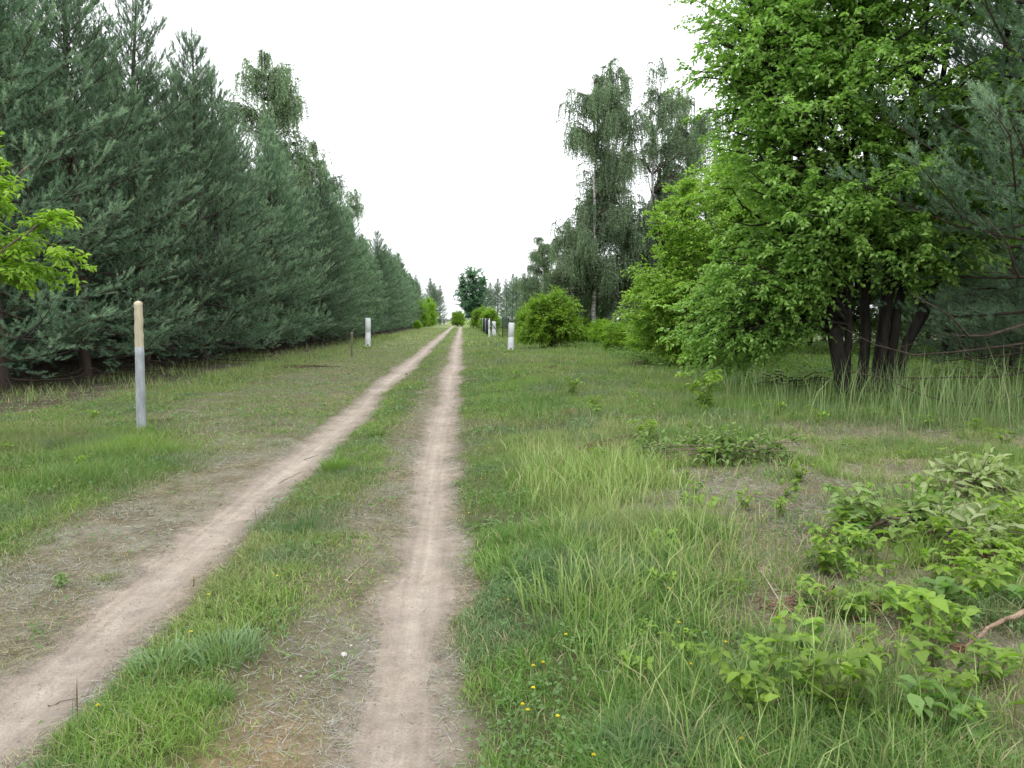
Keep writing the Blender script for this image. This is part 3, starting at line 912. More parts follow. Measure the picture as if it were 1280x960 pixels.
r = rs(77)
turf = MB()
for (y0, y1, dens, w0, segs, xlim) in ((1.5, 3.2, 10500, .0032, 2, None), (3.2, 5.5, 6500, .0042, 2, None), (5.5, 10, 3000, .006, 1, None), (10, 19, 1000, .0095, 1, None),
                                       (19, 40, 260, .018, 1, (-13, 26)), (40, 130, 34, .04, 1, (-9, 20))):
    x, y = scatter(r, y0, y1, dens, xlim)
    z = zones(x, y)
    rest = 1 - z['bare']
    patch = fbm(x + 8, y + 3, .5, 3)
    keep = r.rand(len(x)) < (rest * (.35 + 1.0 * sst(.3, .55, patch)) * (1 - .8 * z['under']) + .035 * (z['sand'] < .5)) * (z['sand'] < .6)
    x, y = x[keep], y[keep]; z = {k: v[keep] for k, v in z.items()}; patch = patch[keep]
    n = len(x)
    h = .05 + .05 * patch
    left = x < -2.6
    h = np.where(left & (y < 11), .07 + .11 * sst(.4, .7, z['n']) + .04 * patch, h)
    h = np.where(x > .25, .06 + .08 * sst(.3, .8, x) * (1 - sst(9, 16, y) * .35) + .06 * sst(.45, .7, patch), h)
    h = h * (1 - .55 * np.clip(z['bare'] * 1.1, 0, 1)) * r.uniform(.5, 1.35, n)
    h = h * np.where(y > 40, 1.5, 1.0) * (1 - .35 * (sst(.0, .12, .22 - z['e'])))
    w = w0 * r.uniform(.7, 1.3, n) * np.where(x > .2, 1.1, 1.0)
    hue = fbm(x + 40, y, 1.7, 3); rr = r.rand(n)
    col = mixc(G_FRESH, G_DEEP, sst(.42, .62, hue))
    col = mixc(col, G_OLIVE, np.clip(sst(.5, .7, fbm(x, y + 60, 2.3, 2)) * .8 + .6 * sst(9, 18, y) * (x < -2.4) + .35 * sst(20, 60, y), 0, 1))
    col = mixc(col, G_DEEP * np.array([1, 1.12, .9]), .8 * sst(.0, .15, x) * (1 - sst(.5, 1.1, x)) * (1 - sst(5, 12, y)))
    col = mixc(col, G_BLUE, sst(.58, .7, fbm(x - 14, y, .9, 2)) * .6)
    col = mixc(col, STRAW, np.clip((rr < .15 + .45 * z['bare']) * r.uniform(.4, 1, n), 0, 1))
    col *= r.uniform(.75, 1.2, n)[:, None]
    blades(turf, x, y, h, w, r.uniform(.1, 1.3, n), r.uniform(0, 6.283, n), col, r, segs)
tag(turf.build('grass', M_grass), 'short mixed green grass of the verges and the strip between the tracks', 'grass', kind='stuff')

# tall thin grass right of the track, then the taller stand before the shaded trees
tall = MB()
x, y = scatter(r, 1.5, 11.5, 900, (.3, 8.5))
n_ = fbm(x + 3, y, .8, 3); zd = zones(x, y)['dryr']
core = sst(.35, .75, x) * (1 - sst(1.5, 2.3, x + .6 * (n_ - .5) - .02 * y)) * (1 - sst(7.2, 10, y))
side = .22 * sst(1.5, 2.2, x)
keep = r.rand(len(x)) < (core * sst(.25, .5, n_) + side * sst(.45, .6, n_)) * .85 * (1 - .75 * zd)
x, y, n_, core = x[keep], y[keep], n_[keep], core[keep]
n = len(x)
h = (.14 + .26 * r.rand(n) ** 1.6) * (.55 + .45 * core) * (.65 + .6 * n_)
col = mixc(np.array([.215, .33, .08]), np.array([.33, .40, .17]), r.rand(n))
col = mixc(col, STRAW, (r.rand(n) < .12 + .25 * (1 - core)) * .8)
col *= r.uniform(.8, 1.2, n)[:, None]
blades(tall, x, y, h, .0026 + .0022 * r.rand(n) + .00035 * y, r.uniform(.05, .75, n), r.uniform(0, 6.283, n), col, r, 2)
# reeds
x, y = scatter(r, 7.5, 16, 190, (1.8, 14))
n_ = fbm(x + 3, y + 20, 1.1, 3)
dens_ = sst(8.6 + 0, 10.5, y + .5 * (n_ - .5)) * (1 - sst(12.8, 14.8, y)) * sst(2.2, 4.2, x) * (.25 + .75 * sst(.35, .55, n_))
keep = r.rand(len(x)) < dens_
x, y, n_ = x[keep], y[keep], n_[keep]; n = len(x)
h = (.16 + .85 * r.rand(n) ** 3.5) * (.3 + 1.05 * n_) * (.6 + .4 * sst(3, 6, x)) * 1.2
col = mixc(np.array([.10, .18, .045]), np.array([.27, .36, .16]), sst(.35, .75, h) * .6 + .4 * r.rand(n) ** 2); col = mixc(col, STRAW, (r.rand(n) < .10) * .6)
blades(tall, x, y, h, .005 + .006 * r.rand(n), r.uniform(.02, .6, n) ** 1.3, r.uniform(0, 6.283, n), col, r, 2)
# left verge taller blades near the shade edge, and rank growth under the pines' edge
for (y0, y1, xa, xb, d_, hh) in ((5, 12, -9, -3.7, 160, .13), (15, 34, -9.6, -5.6, 50, .26), (34, 70, -8.2, -5.4, 14, .35), (14, 40, 4, 26, 45, .28)):
    x, y = scatter(r, y0, y1, d_, (xa, xb)); n_ = fbm(x, y, 1.3, 3)
    k = r.rand(len(x)) < sst(.35, .6, n_); x, y = x[k], y[k]; n = len(x)
    col = mixc(G_FRESH, G_PALE, r.rand(n)); col = mixc(col, STRAW, (r.rand(n) < .15) * .7)
    blades(tall, x, y, hh * r.uniform(.5, 1.4, n), (.003 + .0007 * y) * r.uniform(.8, 1.3, n), r.uniform(.1, .8, n), r.uniform(0, 6.283, n), col, r, 1)
tag(tall.build('tall_grass', M_grass), 'tall thin grass standing on the right verge and before the shaded trees', 'grass', kind='stuff')

# dry clippings and litter lying on the bare ground
lit = MB()
for (y0, y1, dens, w0) in ((1.5, 5, 5200, .0022), (5, 10, 2000, .0035), (10, 20, 380, .006), (20, 45, 60, .012)):
    x, y = scatter(r, y0, y1, dens, (-9, 9) if y0 < 20 else (-9, 6))
    z = zones(x, y)
    p = np.maximum(z['bare'] * (z['sand'] < .3) * (z['e'] > .0), .06 * (z['sand'] < .5)) * (.35 + .65 * sst(.35, .6, fbm(x, y, .4, 2)))
    k = r.rand(len(x)) < p * .9; x, y, e = x[k], y[k], z['e'][k]; n = len(x)
    L = r.uniform(.02, .085, n) * (1 + .05 * y)
    a = r.uniform(0, 6.283, n); tilt = r.uniform(-.05, .3, n)
    D = np.stack([np.cos(a) * np.cos(tilt), np.sin(a) * np.cos(tilt), np.sin(tilt)], -1)
    P = np.stack([x, y, gh(x, y) + r.uniform(.001, .014, n)], -1)
    S = nrm(np.cross(D, np.array([0, 0, 1.0]) + r.normal(0, .4, (n, 3)))) * (w0 * r.uniform(.6, 1.5, n) * .5)[:, None]
    V = np.stack([P - S, P + S, P + D * L[:, None]], 1).reshape(-1, 3)
    grey = fbm(x + 5, y - 12, .8, 2)
    col = mixc(np.array([.36, .32, .21]), np.array([.36, .37, .32]), sst(.42, .6, grey)); col = mixc(col, np.array([.15, .10, .06]), (r.rand(n) < .25) * .9)
    col *= r.uniform(.6, 1.2, n)[:, None]
    lit.add(V, np.arange(3 * n).reshape(-1, 3), np.repeat(col, 3, 0))
for (y0, y1, dens, w0) in ((1.5, 5, 900, .004), (5, 14, 260, .008)):
    x, y = scatter(r, y0, y1, dens, (-3, .4)); z = zones(x, y)
    k = (z['sand'] > .5) & (r.rand(len(x)) < sst(.55, .68, fbm(x * 1.0, y + 70, .22, 3)) * .8 + .03); x, y = x[k], y[k]; n = len(x)
    a = r.uniform(0, 6.283, n); L = r.uniform(.004, .022, n) * (1 + .06 * y)
    P = np.stack([x, y, gh(x, y) + .009 + 0 * x], -1); D = np.stack([np.cos(a), np.sin(a), r.uniform(0, .3, n)], -1)
    S = np.stack([-np.sin(a), np.cos(a), 0 * a], -1) * (w0 * r.uniform(.4, 1.4, n) * .5)[:, None]
    V = np.stack([P - S, P + S, P + D * L[:, None]], 1).reshape(-1, 3)
    col = mixc(np.array([.13, .09, .06]), np.array([.30, .24, .16]), r.rand(n))
    lit.add(V, np.arange(3 * n).reshape(-1, 3), np.repeat(col, 3, 0))
tag(lit.build('dry_clippings', M_straw), 'dry straw clippings and litter scattered beside the tracks', 'litter', kind='stuff')

# grit and small stones on the bare sand
grit = MB()
for (y0, y1, dens, sz) in ((1.5, 5, 420, .0035), (5, 13, 90, .006)):
    x, y = scatter(r, y0, y1, dens, (-3, .5)); z = zones(x, y)
    k = (z['e'] < .22) & (r.rand(len(x)) < .35 + .6 * sst(.5, .65, fbm(x, y + 11, .3, 2))); x, y = x[k], y[k]; n = len(x)
    c0 = np.stack([x, y, gh(x, y) + .007], -1)
    o8 = np.array([[1, 0, 0], [0, 1, 0], [-1, 0, 0], [0, -1, 0], [0, 0, .7], [0, 0, -.7]]) * (1 + r.uniform(-.35, .35, (n, 6, 1)))
    an = r.uniform(0, 6.283, n); ca, sa = np.cos(an)[:, None], np.sin(an)[:, None]
    o8 = np.stack([o8[..., 0] * ca - o8[..., 1] * sa, o8[..., 0] * sa + o8[..., 1] * ca, o8[..., 2]], -1) * (sz * r.uniform(.4, 1.0, n) ** 1.5 * 1.6)[:, None, None]
    F8 = np.array([[0, 1, 4], [1, 2, 4], [2, 3, 4], [3, 0, 4], [1, 0, 5], [2, 1, 5], [3, 2, 5], [0, 3, 5]])
    col = mixc(np.array([.22, .18, .14]), np.array([.46, .42, .37]), r.rand(n))
    grit.add((c0[:, None] + o8).reshape(-1, 3), (np.arange(n)[:, None, None] * 6 + F8[None]).reshape(-1, 3), np.repeat(col, 6, 0))
tag(grit.build('gravel', M_straw), 'fine grit and small clods scattered on the sandy wheel tracks', 'gravel', kind='stuff')

# small round-leaved herbs in the turf
herb = MB()
for (y0, y1, dens, sz) in ((1.5, 5, 1500, .013), (5, 10, 480, .02), (10, 22, 90, .035)):
    x, y = scatter(r, y0, y1, dens, (-9, 9))
    z = zones(x, y); pn = fbm(x + 21, y + 5, .45, 3)
    dn = sst(.5, .64, pn) * (1 - z['bare']) + .5 * sst(1.4, 2.2, x) * sst(.5, .6, fbm(x, y + 31, .7, 3)) * (y < 10) * .7
    k = (r.rand(len(x)) < dn) & (z['sand'] < .2); x, y = x[k], y[k]; n = len(x)
    a = r.uniform(0, 6.283, n)
    P = np.stack([x, y, gh(x, y) + r.uniform(.01, .07, n) * np.where(x > .3, 1.4, .8)], -1)
    D = np.stack([np.cos(a), np.sin(a), r.uniform(-.2, .5, n)], -1)
    N = np.array([0, 0, 1.]) + r.normal(0, .35, (n, 3))
    s_ = sz * r.uniform(.7, 1.7, n)
    col = mixc(np.array([.09, .18, .045]), np.array([.17, .27, .10]), r.rand(n))
    leaves(herb, P, D, N, s_ * 1.3, s_ * 1.1, col)
tag(herb.build('low_herbs', M_leaf), 'small round-leaved herbs growing low in the turf', 'ground cover', kind='stuff')

# undergrowth below the woods on the right
ug = MB()
x, y = scatter(r, 15, 42, 60, (5.5, 34))
pn = fbm(x, y + 3, 1.6, 3); k = (r.rand(len(x)) < sst(.4, .6, pn)); x, y, pn = x[k], y[k], pn[k]; n = len(x)
a = r.uniform(0, 6.283, n)
P = np.stack([x, y, gh(x, y) + r.uniform(.02, .5, n) * pn], -1)
leaves(ug, P, np.stack([np.cos(a), np.sin(a), r.uniform(-.3, .4, n)], -1), np.array([0, 0, 1.]) + r.normal(0, .4, (n, 3)), r.uniform(.07, .16, n), r.uniform(.05, .1, n),
       mixc(np.array([.07, .14, .03]), np.array([.14, .24, .06]), r.rand(n)))
tag(ug.build('undergrowth', M_leaf), 'leafy undergrowth below the shaded trees on the right', 'undergrowth', kind='stuff')

# ------------------------------------------------------------------ posts and fence
M_postpaint = noise_mat('grey_weathered_paint', (.24, .26, .28), (.44, .46, .48), 6, .7, .15, 40, (3, 3, .6), c3=(.20, .20, .20))
M_postwood = noise_mat('bare_tan_wood', (.40, .35, .25), (.58, .52, .39), 5, .8, .3, 50, (4, 4, .4))
M_cut = noise_mat('cut_wood', (.5, .42, .3), (.62, .55, .42), 20, .8)
M_white = noise_mat('white_washed_concrete', (.46, .48, .50), (.68, .70, .72), 4, .75, .2, 30, (1, 1, 1))
M_fence = noise_mat('dark_fence_wire', (.018, .022, .03), (.04, .045, .055), 10, .6)
M_oldwood = noise_mat('old_wood', (.09, .075, .06), (.24, .21, .17), 6, .9, .5, 50, (4, 4, .5))
M_stone = noise_mat('pale_stone', (.40, .36, .32), (.62, .58, .53), 20, .85, .4, 60)


def roundpost(z0, z1, w0, w1, r, n=16, cyl=.35, wig=.002):
    """slightly squared log shaft"""
    mb = MB()
    m = 14
    zz = np.linspace(z0, z1, m); rr = np.linspace(w0, w1, m) * .5
    a = np.arange(n) * 2 * math.pi / n + math.pi / n
    sq = 1 / np.maximum(np.abs(np.cos(a)), np.abs(np.sin(a)))
    f = cyl + (1 - cyl) * np.minimum(sq, 1.22)
    V = np.stack([rr[:, None] * f * np.cos(a) + r.normal(0, wig, (m, 1)), rr[:, None] * f * np.sin(a) + r.normal(0, wig, (m, 1)), np.repeat(zz[:, None], n, 1)], -1)
    i = np.arange(m - 1)[:, None] * n; k = np.arange(n)[None]; k2 = (k + 1) % n
    F = np.concatenate([np.stack([i + k, i + k2, i + n + k2], -1).reshape(-1, 3), np.stack([i + k, i + n + k2, i + n + k], -1).reshape(-1, 3)])
    V = V.reshape(-1, 3)
    c = len(V); tp = (m - 1) * n
    V = np.concatenate([V, [[0, 0, z1 + .004]]])
    F = np.concatenate([F, [[tp + j, tp + (j + 1) % n, c] for j in range(n)]])
    mb.add(V, F)
    return mb


rp = rs(4)
x, y = gp(177, 541)
t = empty('marker_post', x, y, None, .35, 'wooden marker post, grey paint below and bare tan wood on top, nearest on the left', 'post')
t.rotation_euler = (0, math.radians(.9), 0)
roundpost(-.2, 1.18, .112, .106, rp).build('painted_shaft', M_postpaint, t)
tw = roundpost(1.18, 1.80, .103, .097, rp).build('bare_wood_top', M_postwood, t)
cutm = MB(); n = 16; aa = np.arange(n) * 2 * math.pi / n
V = np.concatenate([np.stack([.041 * np.cos(aa), .041 * np.sin(aa), np.full(n, 1.806)], -1), [[0, 0, 1.822]], np.stack([.047 * np.cos(aa), .047 * np.sin(aa), np.full(n, 1.79)], -1)])
cutm.add(V, [(j, (j + 1) % n, n) for j in range(n)] + [(n + 1 + j, n + 1 + (j + 1) % n, (j + 1) % n) for j in range(n)] + [(n + 1 + j, (j + 1) % n, j) for j in range(n)])
cutm.build('cut_end', M_cut, tw)


def slab(px, py, w, h, d, tilt, label, group='white marker slabs along the track', rz=0.0, base=True, lip=True):
    x, y = gp(px, py)
    t = empty('concrete_marker', x, y, None, rz, label, 'marker post', group)
    t.rotation_euler = (0, math.radians(tilt), rz)
    mb = MB()
    zz = [-.2, h * .48, h * .49, h * .51, h * .52, h - .03, h]
    ins = [0, 0, .006, .006, 0, 0, .02]
    prev = None
    V, F = [], []
    for z, i_ in zip(zz, ins):
        V += [(-w / 2 + i_, -d / 2 + i_, z), (w / 2 - i_, -d / 2 + i_, z), (w / 2 - i_, d / 2 - i_, z), (-w / 2 + i_, d / 2 - i_, z)]
    for k in range(len(zz) - 1):
        for j in range(4):
            a_, b_ = k * 4 + j, k * 4 + (j + 1) % 4
            F += [(a_, b_, b_ + 4), (a_, b_ + 4, a_ + 4)]
    q = (len(zz) - 1) * 4
    F += [(q, q + 1, q + 2), (q, q + 2, q + 3)]
    mb.add(V, F)
    mb.build('slab_body', M_white, t)
    if lip:
        m2 = MB(); box(m2, w * .1, w * .62, -d * .3, d * .3, h, h + .03, (1, 1, 1)); m2.build('top_plate', M_oldwood, t)
    if base:
        m3 = MB(); box(m3, -w * .18, w * .18, -d / 2 - .012, -d / 2 + .01, .06, .14); m3.build('base_stain_plate', M_oldwood, t)
    return t


slab(460, 434, .28, 1.60, .12, 1.2, 'white rectangular marker slab standing against the left pine row')
slab(638, 439.5, .27, 1.36, .12, 2.6, 'white leaning marker slab left of the round bush', rz=.1)
slab(617.5, 420, .36, 1.35, .14, 0, 'pale grey slab beside the first fence post, behind the leaning slab', lip=False, base=False)
slab(611.5, 421.5, .16, 1.5, .12, 0, 'narrow white post at the near end of the mesh fence', lip=False, base=False)
slab(553.2, 405.4, .32, 1.7, .12, 0, 'tiny far white marker, left one of the pair at the end of the left verge', lip=False, base=False)
slab(557.4, 405.6, .30, 1.7, .12, 0, 'tiny far white marker, right one of the pair at the end of the left verge', lip=False, base=False)

x, y = gp(440, 446)
t = empty('wooden_stake', x, y, None, 0, 'short weathered wooden stake in front of the left white slab', 'stake')
roundpost(-.2, 1.05, .10, .085, rp, cyl=1.0, wig=.005).build('shaft', M_oldwood, t)
m = MB(); tubes(m, [(0, 0, .95), (.05, 0, 1.1), (.13, -.02, 1.22)], [.02, .014, .006], 5); m.build('split_sliver', M_oldwood, t)

# mesh fence: dark wire panels between slim posts, running away beside the right verge
fx, fy = gp(608, 416)
t = empty('mesh_fence', 2.35, 66, None, 0, 'dark mesh fence running away along the right verge behind the pale slab', 'fence')
nf = 14
for k in range(nf + 1):
    m = MB(); box(m, -.035 + .012 * k, .035 + .012 * k, 4.0 * k - .035, 4.0 * k + .035, -.2, 1.62); m.build('fence_post', M_fence if k % 3 else M_white, t)
for k in range(nf):
    m = MB()
    y0 = 4.0 * k + .06
    for j in range(48):
        yy = y0 + j * .081
        box(m, -.004 + .012 * k, .004 + .012 * k, yy, yy + .012, .05, 1.5)
    for zz in np.arange(.08, 1.5, .12):
        box(m, .004 + .012 * k, .012 + .012 * k, y0, y0 + 3.88, zz, zz + .012)
    m.build('wire_panel', M_fence, t)
m = MB(); tubes(m, [(.1, -.1, 1.35), (.9, -1.4, .02)], [.03, .03], 6); m.build('diagonal_brace', M_fence, t)
gx, gy = at(632, 60)
t = empty('mesh_gate', gx, gy, None, .25, 'dark upright gate leaf seen just above the leaning white slab', 'gate')
m = MB()
for j in range(8):
    box(m, -.22 + j * .062, -.205 + j * .062, -.006, .006, .15, 1.62)
for zz in np.arange(.25, 1.6, .1):
    box(m, -.24, .24, .006, .018, zz, zz + .015)
m.build('wire_panel', M_fence, t)
m = MB()
for xx in (-.27, .24):
    box(m, xx, xx + .04, -.02, .02, -.1, 1.7)
box(m, -.228, .238, -.018, .018, 1.66, 1.69)
m.build('gate_frame', M_fence, t)

# ------------------------------------------------------------------ leafy seedlings on the right
def seedling_mesh(seed, h, ncl, nl, L, W, ca, cb, spread=.5, nst=1):
    r = rs(seed); st_, lf = MB(), MB()
    for q in range(nst):
        a = r.uniform(0, 6.283); tp = np.array([math.cos(a), math.sin(a), 0]) * spread * h * r.uniform(.3, 1) * (nst > 1 or .5)
        hh = h * r.uniform(.65, 1.05)
        P0 = np.array([[0, 0, -.02], tp * .25 + [0, 0, hh * .45], tp * .8 + [0, 0, hh * .85], tp * 1.1 + [0, 0, hh]])
        tubes(st_, P0, [.0028, .0024, .002, .0014], 5, np.array([.25, .22, .10]))
        for c in range(ncl):
            u = (c + 1) / ncl * 2.99
            i = int(u); p = P0[i] * (1 - (u - i)) + P0[i + 1] * (u - i)
            b = r.uniform(0, 6.283); pl = L * r.uniform(.3, .9) * (c < ncl - 1)
            e = p + np.array([math.cos(b), math.sin(b), .45]) * pl
            tubes(st_, [p, e], [.0014, .001], 3, np.array([.2, .22, .08]))
            for k in range(nl):
                g = b + (k - (nl - 1) / 2) * 6.283 / max(nl, 3) * (.85 if c < ncl - 1 else 1) + r.uniform(-.25, .25)
                s = r.uniform(.5, 1.15)
                D = np.array([[math.cos(g), math.sin(g), r.uniform(-.7, .7)]])
                t_ = r.rand() * .6 + .4 * c / ncl
                leaves(lf, e[None], D, np.array([[r.normal(0, .25), r.normal(0, .25), 1.]]), L * s, W * s, ((np.array(ca) * (1 - t_) + np.array(cb) * t_) * r.uniform(.7, 1.15))[None], fold=.22, kind='leaf8')
    return st_, lf


def make_seedling(name, x, y, label, group, **kw):
    a, b = seedling_mesh(**kw)
    t = empty(name, x, y, None, 0, label, 'plant', group)
    a.build('stems', M_leaf, t); b.build('leaves', M_leaf, t)
    return t


YA, YB = (.12, .22, .03), (.27, .40, .055)
DA, DB = (.12, .23, .05), (.20, .33, .09)
SG = 'leafy seedlings among the grass on the right'
v = [dict(seed=41, h=.26, ncl=4, nl=3, L=.085, W=.052, ca=YA, cb=YB), dict(seed=42, h=.34, ncl=7, nl=3, L=.075, W=.044, ca=YA, cb=YB, nst=6, spread=.6),
     dict(seed=43, h=.16, ncl=4, nl=3, L=.07, W=.046, ca=DA, cb=DB, nst=4, spread=1.0), dict(seed=44, h=.24, ncl=5, nl=4, L=.07, W=.042, ca=DA, cb=YB, nst=3, spread=.7)]
special = [(1042, 925, 1, 1.0, 'many-leaved light green plant at the bottom edge, fullest of the seedlings'),
           (948, 868, 0, .75, 'small plant with bright yellow-green tips left of the fullest seedling'),
           (1003, 872, 0, .7, 'small arching seedling between the yellow-tipped one and the fullest one'),
           (1265, 930, 0, 1.15, 'bright upright seedling in the bottom right corner'),
           (1165, 850, 0, 1.2, 'large-leaved seedling just left of the broken root'),
           (1200, 958, 2, 1.15, 'broad-leaved low plant cut by the bottom edge on the right'),
           (1150, 905, 0, .95, 'drooping seedling below and left of the broken root'),
           (1195, 785, 2, 1.15, 'spreading low plant just above the broken root'),
           (1235, 770, 3, .9, 'small plant above the broken root near the right edge'),
           (1105, 740, 0, 1.15, 'yellow-green seedling in front of the wilting cut branches'),
           (1060, 715, 3, .85, 'low bright plant at the left front of the wilting cut branches'),
           (1160, 712, 1, .8, 'bright plant at the front centre of the wilting cut branches'),
           (1262, 700, 1, 1.0, 'dark green full plant at the right edge beside the wilting branches'),
           (880, 520, 1, 1.9, 'pale feathery plant at the near edge of the tree shade'),
           (832, 700, 3, .7, 'lone plant with upright leaves in the dry grass right of the tall grass'),
           (925, 768, 0, .6, 'lone small seedling on the brown patch right of the tall grass'),
           (72, 735, 2, .42, 'single small broad-leaved plant on the dry litter left of the track')]
made = {}


def put_seedling(px, py, vi, s, label, group):
    x, y = gp(px, py)
    if vi not in made:
        made[vi] = make_seedling('leafy_seedling', x, y, label, group, **v[vi])
        made[vi].scale = (s, s, s)
    else:
        copy_tree(made[vi], x, y, px * 1.3, s, label, group)


for (px, py, vi, s, lab) in special:
    put_seedling(px, py, vi, s, lab, SG)
rr_ = random.Random(9)
for (xa, xb, ya, yb, n, sa, sb) in ((930, 1275, 800, 955, 22, .4, .85), (1000, 1275, 690, 800, 24, .45, .9), (850, 1275, 590, 690, 20, .45, .85), (700, 1270, 500, 590, 22, .5, .9), (640, 860, 440, 520, 9, .6, 1.1), (780, 950, 700, 900, 5, .35, .6), (5, 120, 520, 640, 5, .3, .5)):
    for _ in range(n):
        px, py = rr_.uniform(xa, xb), rr_.uniform(ya, yb)
        vi = rr_.choice([0, 1, 2, 3, 3])
        kind_ = ('upright seedling', 'many-stemmed seedling', 'low dark-leaved seedling', 'small loose seedling')[vi]
        if px < 500: place = 'in the fresh grass of the left verge'
        elif py < 525: place = 'on the open verge before the round bush'
        elif py < 595: place = 'around the olive brush heap before the shade'
        elif py < 690: place = 'between the olive and the pale-leaved cut branches'
        elif px < 955: place = 'on the dry patch right of the tall grass'
        elif py < 800: place = 'in front of the wilting cut branches'
        else: place = 'around the broken root in the lower right corner'
        put_seedling(px, py, vi, rr_.uniform(sa, sb), kind_ + ' ' + place, ('seedlings ' + place))


# ------------------------------------------------------------------ cut branches with wilting leaves
def brush(px, py, seed, a, b, hgt, K, ca, cb, L, W, label, twigs=6, weep=0, rz=0.0, nl=8):
    x, y = gp(px, py)
    r = random.Random(seed)
    st = []
    for q in range(7):
        an = r.uniform(-.4, .4) + (math.pi if q % 2 else 0)
        st.append(stem((-math.cos(an) * a * .8, -math.sin(an) * b * .8 + r.uniform(-.2, .2) * b, .03), (math.cos(an) * a * .8, math.sin(an) * b * .8, hgt * r.uniform(.3, .9)), .012, .004, (0, 0, .05)))
    w, l = decid_mesh(seed=seed, stems=st, env=[((0, 0, hgt * .5), (a, b, hgt * .5), 3)], K=K, col_a=ca, col_b=cb, leafL=L, leafW=W, twigs=twigs, twigL=.22, nleaf=nl,
                      weep=weep, flat=.5, outer=.6, br0=.012, zmin=.03, lowdrop=.1, kind='leaf8' if L > .06 else 'tri2')
    t = empty('brush_pile', x, y, None, rz, label, 'brush pile', 'cut branches left lying on the right verge')
    w.build('branches', M_bark_grey, t); l.build('wilting_leaves', M_leaf, t)


brush(905, 586, 51, .95, .6, .20, 34, (.10, .18, .045), (.22, .30, .10), .075, .034, 'low heap of cut branches with olive leaves at the edge of the tree shade', nl=6)
brush(1105, 690, 52, .46, .28, .20, 16, (.10, .20, .04), (.28, .36, .14), .095, .042, 'cut branch with drooping olive leaves behind the bright seedlings', nl=5)
brush(1215, 640, 53, .45, .3, .34, 11, (.20, .30, .09), (.42, .48, .24), .11, .040, 'cut branch showing pale leaf undersides near the right edge, upper one', nl=5, rz=.4)
brush(1210, 705, 54, .42, .2, .20, 9, (.22, .31, .11), (.44, .50, .26), .10, .038, 'cut branch with pale hanging leaves, lower one near the right edge', nl=5)


def twig_pile(px, py, seed, a, b, h, n, label, col, group='heaps of dead twigs', rad=.004):
    x, y = gp(px, py); r = rs(seed)
    p = np.stack([r.normal(0, a * .45, n), r.normal(0, b * .45, n), r.rand(n) * h * .8], -1)
    p[:, 2] *= np.exp(-(p[:, 0] / a) ** 2 - (p[:, 1] / b) ** 2)
    an = r.uniform(0, 6.283, n); L = r.uniform(.25, .9, n) * a * .6
    d = np.stack([np.cos(an), np.sin(an), r.uniform(-.2, .35, n)], -1) * L[:, None]
    P = np.stack([p - d * .5, p + r.normal(0, .02, (n, 3)) * (1 + a), p + d * .5], 1)
    P[..., 2] = np.maximum(P[..., 2], .006)
    m = MB(); c = np.array(col) * r.uniform(.6, 1.3, (n, 1))
    tubes(m, P, np.array([1, .8, .4])[None] * rad * r.uniform(.6, 1.5, (n, 1)), 4, c)
    o = m.build('twig_pile', M_straw, None, loc=(x, y, float(gh(x, y))))
    tag(o, label, 'twig pile', group)


twig_pile(752, 572, 61, .32, .22, .17, 170, 'reddish-brown tangle of dead twigs left of the olive brush heap', (.14, .075, .055))
twig_pile(800, 560, 68, .38, .2, .10, 170, 'grey-brown thin twigs between the reddish tangle and the olive brush heap', (.20, .15, .11))
twig_pile(712, 524, 62, .22, .16, .12, 120, 'small rusty mound of twigs and needles on the right verge', (.30, .16, .10))
twig_pile(380, 460, 63, .95, .4, .14, 60, 'brown heap of dead sticks at the foot of the left pines', (.12, .085, .06), rad=.009)
twig_pile(190, 528, 64, .35, .2, .05, 60, 'few dead twigs lying behind the tan-topped post', (.13, .09, .065))
twig_pile(95, 548, 65, .35, .22, .10, 90, 'pale brown dead twigs in the grass left of the tan-topped post', (.27, .21, .15))
twig_pile(6, 600, 66, .30, .25, .12, 130, 'dark brown heap of dead stuff at the left edge', (.12, .07, .05))
twig_pile(1225, 720, 67, .3, .2, .10, 120, 'dark reddish litter under the pale-leaved cut branches', (.14, .08, .06))
twig_pile(1045, 775, 69, .35, .16, .06, 130, 'reddish dead stalks on the brown patch in the lower right', (.22, .13, .09))
twig_pile(695, 463, 70, .6, .3, .08, 60, 'thin brown twigs lying in the grass before the round bush', (.16, .11, .08), rad=.008)
twig_pile(808, 462, 71, .9, .4, .2, 80, 'dead branches lying at the left foot of the bright green tree', (.15, .12, .10), rad=.010)
twig_pile(992, 492, 72, 1.1, .5, .55, 70, 'dark dead branches left of the stem fan', (.05, .04, .03), rad=.012)

# broken root / branch with frayed end at the right edge
x0, y0 = gp(1205, 838); x1, y1 = gp(1300, 800)
t = empty('broken_root', x0, y0, None, 0, 'reddish-brown broken root with a frayed end lying at the right edge', 'broken root')
dx, dy = x1 - x0, y1 - y0
m = MB(); P = np.array([[0, 0, .03], [dx * .25, dy * .3, .06], [dx * .5, dy * .6, .075], [dx * .8, dy * .8, .10], [dx * 1.3, dy * 1.5, .12]])
tt = np.linspace(0, 4, 14); P = np.stack([np.interp(tt, range(5), P[:, i]) for i in range(3)], -1); P[1:-1] += rs(6).normal(0, .003, (12, 3))
tubes(m, P, np.linspace(.008, .014, 14) + rs(7).normal(0, .0012, 14), 9, np.array([.30, .19, .13])); m.build('shaft', noise_mat('root_bark', (.14, .09, .065), (.36, .26, .18), 18, bump=1.0), t, smooth=True)
r7 = rs(8); m = MB(); n = 60; b = r7.normal(0, .006, (n, 3)) + [0, 0, .028]
d = np.stack([-r7.uniform(.01, .07, n), r7.normal(0, .03, n), r7.uniform(-.03, .02, n)], -1)
PP = np.stack([b, b + d * .5 + r7.normal(0, .004, (n, 3)), b + d], 1); PP[..., 2] = np.maximum(PP[..., 2], .002)
